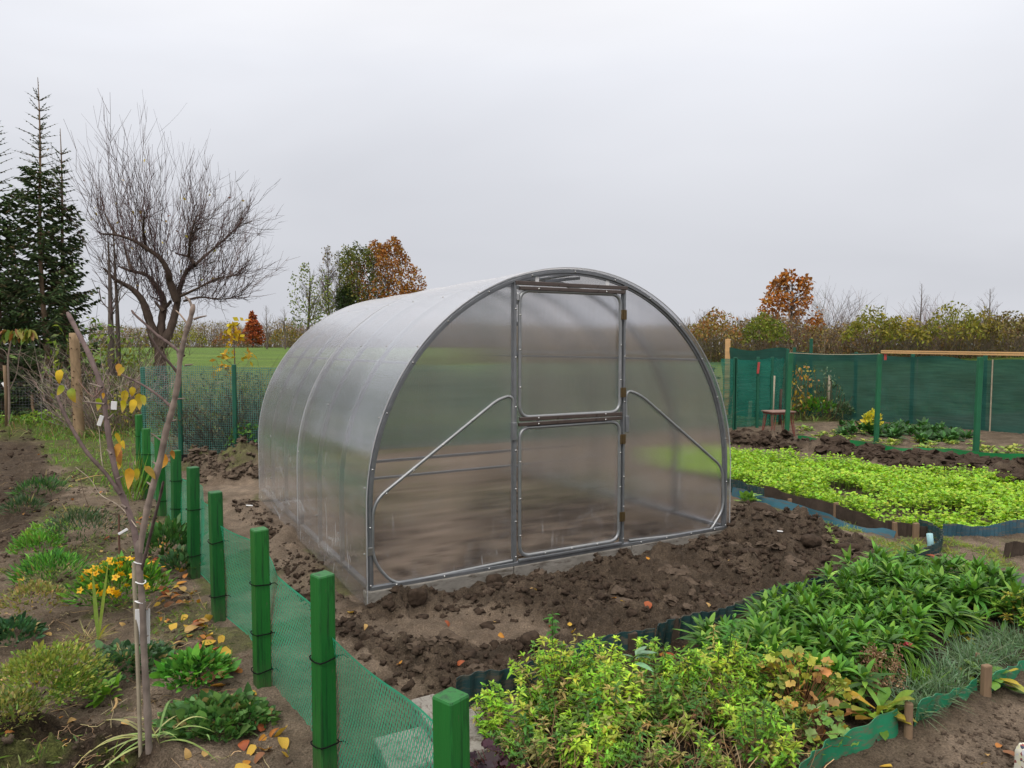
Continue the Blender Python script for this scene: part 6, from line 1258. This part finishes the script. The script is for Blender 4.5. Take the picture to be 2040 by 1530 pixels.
far_tree((617, 692), YT-6, 8.9, 2.6, 620, ([(.13, .17, .05), (.2, .22, .07)], [1, 1]), .34, 'loose pale green ash left of the birches', 67, dens=.0, low=.25)
far_tree((505, 693), YT, 4.3, 1.7, 900, ([(.36, .095, .035), (.3, .07, .03), (.4, .15, .04)], [2, 2, 1]), .3, 'small fiery orange red tree above the left hedge', 68, shape='cone', dens=-.15, low=.1)
far_tree((1572, 700), YR+2, 5.3, 2.2, 1100, ([(.32, .12, .03), (.38, .17, .04), (.22, .09, .03)], [3, 2, 1]), .34, 'orange oak standing above the right hedge', 69, dens=-.12, low=.12)
for k, (u, vt, lab_, sd_) in enumerate(((1402, 620, 'thin bare tree nearest the greenhouse arch above the right hedge', 1), (1832, 565, 'tall thin bare poplar above the right hedge', 2), (1968, 575, 'thin bare conical tree at the right, with horizontal twigs', 3), (1760, 640, 'faint bare bush top above the hedge between the poplar and the oak', 4), (532, 610, 'thin bare tree right of the fiery small tree', 5), (568, 615, 'thin bare tree with orange tint left of the greenhouse', 6), (1490, 640, 'thin low bare tree left of the orange oak', 7))):
    Y = (YR-1 if u > 900 else YT-14); top_z = atY(u, vt, Y)[2]; b = atY(u, 700, Y); thin_tree((u, 700), Y, top_z-b[2], lab_, .09, 26 if sd_ != 2 else 14, .35, 70+sd_, (.9, 2.2), (.12, .095, .085), 'bare_tree', 'bare tree', 'bare trees along the hedge', low=.45)
for k, (u, lab_, Y) in enumerate(((1640, 'pale grey bare thicket right of the orange oak', YR+6), (1665, 'second grey bare thicket right of the orange oak', YR+7), (1842, 'reddish bare thicket behind the poplar', YR+8), (1875, 'second reddish bare thicket behind the poplar', YR+9))):
    bush('bare_thicket', (u, 700), Y, 1.8, 4.6 if u < 1700 else 4.2, 0, DK, .2, lab_, 85+k, 60, 'bush', 'bare thickets behind the hedge', (.22, .19, .18) if u < 1700 else (.2, .14, .14))
# hedge: one scrub mass, with the bushes that stand out as their own
q = np.random.default_rng(91); hl, ht_ = MB(), MB()
n = 52000; u = q.uniform(180, 2250, n); Yh = np.where(u < 900, YT+4, YR) + q.uniform(-2.5, 4, n); gx = (u-1020)/F*Yh
hmax = np.where(u < 900, 2.9, 2.6)*(1+.22*fbm(gx*.28, gx*0, 3, 92)) ; hz = hmax*q.uniform(0, 1, n)**1.05; gz_ = far_rise(np.hypot(gx, Yh)); P = np.stack([gx, Yh, gz_+hz], 1)
pal = np.array([(.19, .16, .06), (.27, .22, .07), (.17, .12, .07), (.28, .17, .075), (.22, .23, .06), (.13, .115, .06)]); sel = np.clip(((fbm(gx*.35, hz*.25, 3, 93)+1)*2.6+q.normal(0, .9, n)).astype(int), 0, 5)
leaves(hl, P, rdir(n, q), rdir(n, q), q.uniform(.1, .28, n), q.uniform(.06, .18, n), np.clip(pal[sel]*np.exp(q.normal(0, .2, (n, 1))), 0, 1), .1, 2, 'ovate')
n = 5200; u = q.uniform(180, 2250, n); Yh = np.where(u < 900, YT+4, YR) + q.uniform(-2.5, 4, n); gx = (u-1020)/F*Yh; B = np.stack([gx, Yh, far_rise(np.hypot(gx, Yh))], 1); hh = np.where(u < 900, 3.1, 2.9)*(1+.22*fbm(gx*.28, gx*0, 3, 92))*q.uniform(.6, 1.1, n)
shoots(ht_, B, np.stack([q.normal(0, .2, n), q.normal(0, .2, n), np.ones(n)], 1), hh, np.full(n, .022), q, 0., 5, 3, (.21, .16, .12))
hl.add(np.concatenate(ht_.v), ht_.f[0], np.concatenate(ht_.c)) if False else None
for f_, v_, c_ in zip(ht_.f, ht_.v, ht_.c): pass
off = hl.n; hl.v += ht_.v; hl.c += ht_.c; hl.f += [f_+off for f_ in ht_.f]; hl.n += ht_.n
tag(hl.build('hedge_scrub', M['farleaf']), 'long brown and olive scrub belt along the far side of the field', 'hedge', kind='stuff')
YG = ([(.2, .2, .035), (.26, .24, .04), (.13, .14, .03)], [2, 1, 1])
for k, (u, h, r, c, lab_) in enumerate(((1520, 3.0, 2.1, ([(.16, .19, .03), (.1, .13, .03)], [2, 1]), 'green willow bush below the orange oak'), (1735, 3.6, 2.4, YG, 'yellow green bush left of the poplar'), (1800, 3.0, 1.9, ([(.3, .24, .04), (.2, .19, .04)], [1, 1]), 'yellow bush at the foot of the poplar'), (1895, 4.2, 2.6, YG, 'tall yellow green bush right of the poplar'), (1945, 3.6, 2.2, ([(.2, .17, .05), (.26, .22, .05)], [1, 1]), 'olive bush left of the conical bare tree'), (2015, 3.6, 2.3, ([(.2, .17, .06), (.14, .1, .05)], [1, 1]), 'brownish bush at the right picture edge'), (1425, 3.4, 2.4, ([(.22, .17, .05), (.26, .13, .05)], [1, 1]), 'russet bush beside the greenhouse arch'), (370, 3.2, 2.3, YG, 'yellow green bush seen right of the apple trunk'), (460, 3.0, 1.9, ([(.24, .1, .05), (.2, .13, .05)], [1, 1]), 'dull red bush left of the fiery small tree'), (575, 3.0, 2.2, ([(.24, .2, .05), (.3, .19, .05), (.12, .13, .04)], [1, 1, 1]), 'yellow orange bush next to the greenhouse roof'))):
    bush('hedge_bush', (u, 701), YR-4 if u > 900 else YT-3, r*(.72 if u > 900 else 1), (.85+(h-.27)*.56 if u > 900 else h), 900, c, .26, lab_, 300+k, 30, 'bush', 'bushes standing out of the hedge', mat=M['farleaf'])

# ------------------------------------------------------------------ ground cover
def blades(name, xy, L, W, cols, label, cat, seed, el=(.7, 1.5), droop=(.1, .6), seg=3, mat=None):
    q = np.random.default_rng(seed); n = len(xy); a = q.uniform(0, 6.3, n); e = q.uniform(*el, n); D = np.stack([np.cos(a)*np.cos(e), np.sin(a)*np.cos(e), np.sin(e)], 1)
    z = ground_z(xy); mb = MB(); LL = q.uniform(*L, n); leaves(mb, np.stack([xy[:, 0], xy[:, 1], z-.005], 1), D, rdir(n, q), LL, W*q.uniform(.7, 1.3, n), mixcol(*cols, n, .2, q), q.uniform(*droop, n), seg, 'strap'); return tag(mb.build(name, mat or M['leaf']), label, cat, kind='stuff')
q = np.random.default_rng(95); x = q.uniform(-14, 14, 60000); y = q.uniform(9.6, 26, 60000); gg = masks(x, y); dn = fbm(x*.8, y*.8, 3, 5); ok = (gg['beyond'] > .5) & (q.uniform(0, 1, 60000) < .30+.5*dn+(y < 15)*.15) & (np.abs(x/y) < .9); xy = np.stack([x, y], 1)[ok][:17000]
blades('rough_grass', xy, (.14, .45), .012, ([(.09, .19, .03), (.16, .26, .05), (.26, .24, .09), (.3, .2, .1)], [3, 3, 1.4, 1]), 'rough long grass and weeds behind the rear wire fence', 'grass', 1)
x = q.uniform(-9, -2, 22000); y = q.uniform(2.2, 13.5, 22000); gg = masks(x, y); ok = (gg['leftgrass'] > .4) & (fbm(x*2, y*2, 3, 6)+q.normal(0, .4, 22000) > -.1); xy = np.stack([x, y], 1)[ok][:6500]
blades('short_grass', xy, (.05, .16), .009, ([(.1, .26, .025), (.16, .32, .035), (.22, .3, .05)], [3, 3, 1]), 'bright short grass at the far end of the left garden', 'grass', 2)
x = q.uniform(-8, -.3, 130000); y = 1.9+10.1*q.uniform(0, 1, 130000)**1.25; gg = masks(x, y); side = (x-FENCE[0, 0])*dirf[1] - (y-FENCE[0, 1])*dirf[0]; ok = (side < -.06) & (gg['leftdug'] < .4) & (fbm(x*2.1, y*2.1, 4, 81)-.1+.12*sstep(5, 9, y)+q.normal(0, .14, 130000) > .12); xy = np.stack([x, y], 1)[ok][:15000]
blades('sparse_weeds', xy, (.015, .075), .007, ([(.13, .22, .03), (.2, .26, .05), (.3, .26, .1), (.07, .14, .03)], [3, 2, 1, 1]), 'thin weeds and moss scattered over the bare left garden', 'weeds', 3, (.1, 1.3))

q = np.random.default_rng(97); n = 420; P0 = np.array([at(q.uniform(-100, 560), q.uniform(960, 1600)) for _ in range(n)]); sd0 = (P0[:, 0]-FENCE[0, 0])*dirf[1] - (P0[:, 1]-FENCE[0, 1])*dirf[0]; P0 = P0[sd0 < -.08]; n = len(P0)
P0[:, 2] = ground_z(P0)+.008; a = q.uniform(0, 6.3, n); L = q.uniform(.03, .16, n); t = np.linspace(0, 1, 5); C = P0[:, None] + np.stack([np.cos(a), np.sin(a), q.normal(.1, .12, n)], 1)[:, None]*(t[None]*L[:, None])[..., None] + q.normal(0, .006, (n, 5, 3)); mb = MB(); tubes(mb, C, .0016, 3, mixcol([(.4, .31, .17), (.25, .17, .1), (.14, .1, .07)], [2, 2, 1], n, r=q))
tag(mb.build('straw_litter', M['stem']), 'dry straw and stalk bits littering the left garden', 'litter', kind='stuff')
# ------------------------------------------------------------------ clods
ico = None
def icosph():
    import bmesh
    bm = bmesh.new(); bmesh.ops.create_icosphere(bm, subdivisions=2, radius=1.); V = np.array([v.co[:] for v in bm.verts]); Fc = np.array([[v.index for v in f.verts] for f in bm.faces]); bm.free(); return V, Fc
IV, IF = icosph()
def clods(name, xy, s0, s1, mat, label, seed, flat=.7):
    q = np.random.default_rng(seed); n = len(xy); z = ground_z(xy); mb = MB(); s = s0*(s1/s0)**q.uniform(0, 1, n)**1.7
    lat = np.array([1+.7*fbm(IV[:, 0]*1.7+k*7, IV[:, 1]*1.7+IV[:, 2]*2.3, 3, k, .6) for k in range(10)]); k = q.integers(0, 10, n)
    V = IV[None]*lat[k][:, :, None]*s[:, None, None]*q.uniform(.7, 1.3, (n, 1, 3)); V[..., 2] *= flat; a = q.uniform(0, 6.3, n); ca, sa = np.cos(a)[:, None], np.sin(a)[:, None]
    V = np.stack([V[..., 0]*ca-V[..., 1]*sa, V[..., 0]*sa+V[..., 1]*ca, V[..., 2]], -1) + np.stack([xy[:, 0], xy[:, 1], z+s*.1], 1)[:, None]
    mb.add(V, (IF[None]+np.arange(n)[:, None, None]*len(IV)).reshape(-1, 3)); o = mb.build(name, mat, smooth=s1 < .04); return tag(o, label, 'soil clods', kind='stuff')
def scat(n, reg, seed, thr=.3, box_=(-8, 12, 1.5, 14), extra=None):
    q = np.random.default_rng(seed); x = q.uniform(box_[0], box_[1], n*40); y = q.uniform(box_[2], box_[3], n*40); m_ = sstep(-.03, .06, poly_sd(x, y, REG[reg])); s = (x-GX)*gc + (y-GY)*gs; t = -(x-GX)*gs + (y-GY)*gc; ins = (s > -.05) & (s < 3.05) & (t > -.06) & (t < GL+.1)
    ok = (m_ > thr) & ~ins & (q.uniform(0, 1, n*40) < .5+.7*fbm(x*1.8, y*1.8, 3, seed)); ok &= (sstep(0, .1, poly_sd(x, y, REG['trod'])) < .5) | (q.uniform(0, 1, n*40) < .06); return np.stack([x, y], 1)[ok][:n]
clods('soil_clods', scat(5200, 'dug', 1), .005, .03, M['soil'], 'dark crumbly clods of freshly dug soil in front of the greenhouse', 1)
clods('soil_clods', scat(1100, 'furrow', 2, box_=(1, 14, 7, 14)), .02, .10, M['soil'], 'coarse turned clods along the furrow beyond the mustard', 2, .6)
clods('soil_clods', scat(700, 'leftdug', 3, box_=(-11, -2, 4, 14)), .01, .035, M['soil'], 'dark clods in the dug strip at the left edge', 3)
clods('soil_clods', scat(400, 'mound', 4, box_=(-7, -2, 8, 12)), .015, .055, M['soil_dry'], 'clods heaped along the foot of the rear wire fence', 4)
clods('soil_clods', scat(600, 'heap', 5, box_=(-5, 0, 3, 9)), .005, .024, M['soil'], 'crumbs of soil pushed up along the left wall of the greenhouse', 5)
REG['leftbare'] = gp((-300, 940), (230, 900), (300, 1000), (400, 1250), (640, 1560), (-400, 1600))
clods('soil_clods', scat(2600, 'leftbare', 7, box_=(-7, 0, 1.8, 9)), .004, .02, M['soil_dry'], 'small crumbs and pebbles over the bare left garden', 7)
clods('soil_clods', scat(1500, 'bpath', 10, box_=(0, 5, 1.5, 5)), .003, .012, M['soil_dry'], 'grit and crumbs on the path at the lower right', 10)
clods('soil_clods', scat(500, 'frontbed', 6, box_=(-1, 5, 1.5, 6)), .004, .018, M['soil'], 'fine crumbs of soil in the front flower bed', 6)
q = np.random.default_rng(12); n = 260; s_ = q.uniform(.1, 2.9, n); t_ = q.uniform(.1, 3.3, n); xy = np.stack([GX+s_*gc-t_*gs, GY+s_*gs+t_*gc], 1); clods('soil_clods', xy, .01, .045, M['soil'], 'clods lying on the earth floor inside the greenhouse', 8)
q = np.random.default_rng(13); xy = scat(230, 'dug', 14); clods('soil_clods', xy, .025, .05, M['soil_dry'], 'larger paler clods lying over the dug plot', 9, .6)
def clod(uv, size, seed, label, sx=(1, 1, .7), rz=0.):
    mb = MB(); q = np.random.default_rng(seed); f = np.sign(IV)*np.abs(IV)**.62; V = f*(1+.16*fbm(IV[:, 0]*2+seed, IV[:, 1]*2+IV[:, 2]*3, 4, seed))[:, None]*size*np.array(sx); mb.add(V, IF); o = mb.build('soil_lump', M['soil']); o.location = on(*uv, size*sx[2]*.45); o.rotation_euler = (q.normal(0, .15), q.normal(0, .15), rz)
    sb = o.modifiers.new('subdivision', 'SUBSURF'); sb.levels = sb.render_levels = 2; tx = bpy.data.textures.new('crumb', 'CLOUDS'); tx.noise_scale = .02; dm = o.modifiers.new('crumb', 'DISPLACE'); dm.texture = tx; dm.strength = .014; dm.texture_coords = 'LOCAL'; return tag(o, label, 'soil lump')
clod((832, 1212), .075, 1, 'upright square spadeful of soil in front of the left kerb slab', (.8, .5, .75), .3)
clod((1488, 1128), .075, 2, 'flat topped soil lump with a dark hollow face in the middle of the dug plot', (1.15, .8, .6), .2)
clod((1752, 1140), .085, 3, 'big dark lump at the far right tip of the dug plot', (1.2, .7, .62), -.3)
clod((1690, 1118), .075, 4, 'dark lump left of the biggest one at the right tip', (1.2, .7, .5), -.2)
clod((1058, 1298), .055, 5, 'dark round lump just behind the lime plants', (1, .8, .8), .5)
clod((1520, 1040), .11, 6, 'wide pale topped lump heaped beside the right corner of the greenhouse', (1.3, .8, .6), .1)
clod((1615, 1110), .07, 7, 'rounded lump below the weed seedling', (1.2, .8, .7), .4)
clod((1285, 1215), .06, 8, 'crumbly knob of soil in the front of the dug plot', (1, .9, .7), .9)
clod((985, 1172), .06, 9, 'jagged lump leaning on the kerb left of the door', (1, .7, .8), .9)

# ------------------------------------------------------------------ fallen leaves, one object each
protos_l = []
for k in range(6):
    q = np.random.default_rng(500+k); mb = MB(); leaves(mb, np.array([[-.5, 0, 0]]), np.array([[1., 0, 0]]), np.array([[0, 0, 1.]]), [1.], [.55+.12*(k % 3)], np.array([[(.42, .17, .045), (.5, .24, .04), (.36, .1, .04), (.46, .3, .11), (.55, .36, .06), (.26, .12, .06)][k]]), (.0, .25, -.2)[k % 3], 7, 'ovate', (.1, .22, -.12)[k % 3], (.18, -.1, .25)[k % 3], tip=[(.3, .11, .04), (.45, .17, .03), (.24, .07, .04), (.4, .24, .1), (.5, .28, .04), (.2, .09, .05)][k])
    protos_l.append(mb.build('fallen_leaf', M['dryleaf']))
made = [0]*6
def drop(x, y, k, size, label, group):
    o = protos_l[k] if made[k] == 0 else protos_l[k].copy()
    if made[k]: COL.objects.link(o)
    made[k] += 1
    o.location = (x, y, ground_z((x, y))[0] + .012*size/.05); o.scale = (size,)*3; o.rotation_euler = (rng.normal(0, .35), rng.normal(0, .35), rng.uniform(0, 6.3)); tag(o, label, 'leaf', group)
q = np.random.default_rng(606)
LF = 'curled orange brown leaf on the soil beside the low net fence'; LFG = 'fallen leaves along the low net fence'
for k in range(195):
    i = min(int(q.uniform(0, 1)**1.3*6.), 6); f = q.uniform(0, 1); p = FENCE[i]*(1-f)+FENCE[i+1]*f - perp*(.05+abs(q.normal(0, .13))); drop(p[0], p[1], int(q.integers(0, 6)), q.uniform(.038, .085), LF, LFG)
LG2 = 'small orange or yellow leaf lying scattered on the bare left garden'; LGG = 'fallen leaves scattered over the left garden'
k = 0
while k < 62:
    u, v = q.uniform(0, 480), q.uniform(900, 1530); p = at(u, v); sd_ = (p[0]-FENCE[0, 0])*dirf[1] - (p[1]-FENCE[0, 1])*dirf[0]
    if sd_ < -.15: drop(p[0], p[1], int(q.choice([0, 1, 3, 4, 4, 3])), q.uniform(.028, .05), LG2, LGG); k += 1
LD = 'single orange leaf lying on the freshly dug soil in front of the greenhouse'; LDG = 'fallen leaves on the dug plot'
for u, v, k, s_ in ((890, 1247, 2, .04), (1097, 1250, 2, .04), (1135, 1254, 4, .035), (1140, 1270, 4, .045), (998, 1265, 1, .035), (1062, 1208, 3, .045), (1187, 1208, 1, .035), (795, 1332, 1, .04), (918, 1334, 2, .04), (985, 1235, 3, .03), (1290, 1245, 2, .05), (1370, 1190, 4, .03), (1410, 1220, 3, .035), (1400, 1100, 2, .04), (1290, 1142, 1, .03), (1224, 1213, 1, .03), (728, 1274, 3, .035), (770, 1208, 4, .03), (1037, 1315, 3, .03), (1476, 1218, 4, .03), (1450, 1145, 3, .03), (700, 1222, 4, .05), (1240, 1232, 4, .025)): p = at(u, v); drop(p[0], p[1], k, s_*1.15, LD, LDG)
LR = 'dry leaf lying on the path or bare bed at the lower right'; LRG = 'fallen leaves at the lower right'
for u, v, k, s_ in ((1765, 1518, 4, .045), (1968, 1502, 3, .035), (1990, 1488, 0, .04), (2012, 1505, 5, .05), (1672, 1490, 1, .035), (1335, 1312, 2, .06), (1320, 1305, 0, .05), (1360, 1290, 4, .03), (1725, 1468, 2, .05), (1755, 1452, 2, .05), (1640, 1462, 1, .04), (1885, 1270, 1, .04), (1885, 1285, 4, .04), (1870, 1396, 4, .03), (1640, 1505, 3, .04), (1858, 1128, 2, .1), (1960, 1518, 3, .03)): p = at(u, v); drop(p[0], p[1], k, s_, LR, LRG)
for u, v, dz, k, s_, lab_ in ((1237, 1525, .1, 2, .035, 'rusty leaf caught on top of the lime plants at the bottom'), (1395, 1420, .25, 5, .03, 'pale brown leaf caught in the lime plants'), (1426, 1368, .26, 3, .03, 'dry leaf tip sticking up from the lime plants')): p = at(u, v); drop(p[0], p[1], k, s_, lab_, None); bpy.context.scene.objects[-1] if False else None
# a white scrap and a few pebbles of plaster on the lane
for u, v, s_, lab_ in ((497, 1021, .03, 'white scrap of plastic on the lane between fence and greenhouse'), (1553, 1098, .025, 'pale sliver of plastic lying on the dug clods')):
    mb = MB(); box(mb, (0, 0, .004), (s_*2, s_*.7, .006), bev=.002); o = mb.build('plastic_scrap', M['white_plastic'], None, smooth=False); o.location = on(u, v, .01); o.rotation_euler = (.1, .15, .4); tag(o, lab_, 'scrap')

# ------------------------------------------------------------------ render settings
scene.view_settings.view_transform = 'Standard'; scene.view_settings.look = 'None'; scene.view_settings.gamma = 1; scene.view_settings.exposure = EXPOSURE
c = scene.cycles
c.max_bounces = 14; c.transmission_bounces = 10; c.transparent_max_bounces = 24; c.diffuse_bounces = 4; c.glossy_bounces = 4
c.use_denoising = True
try: c.denoiser = 'OPENIMAGEDENOISE'
except Exception: pass
c.sample_clamp_indirect = 8; c.use_adaptive_sampling = True; c.adaptive_threshold = .008
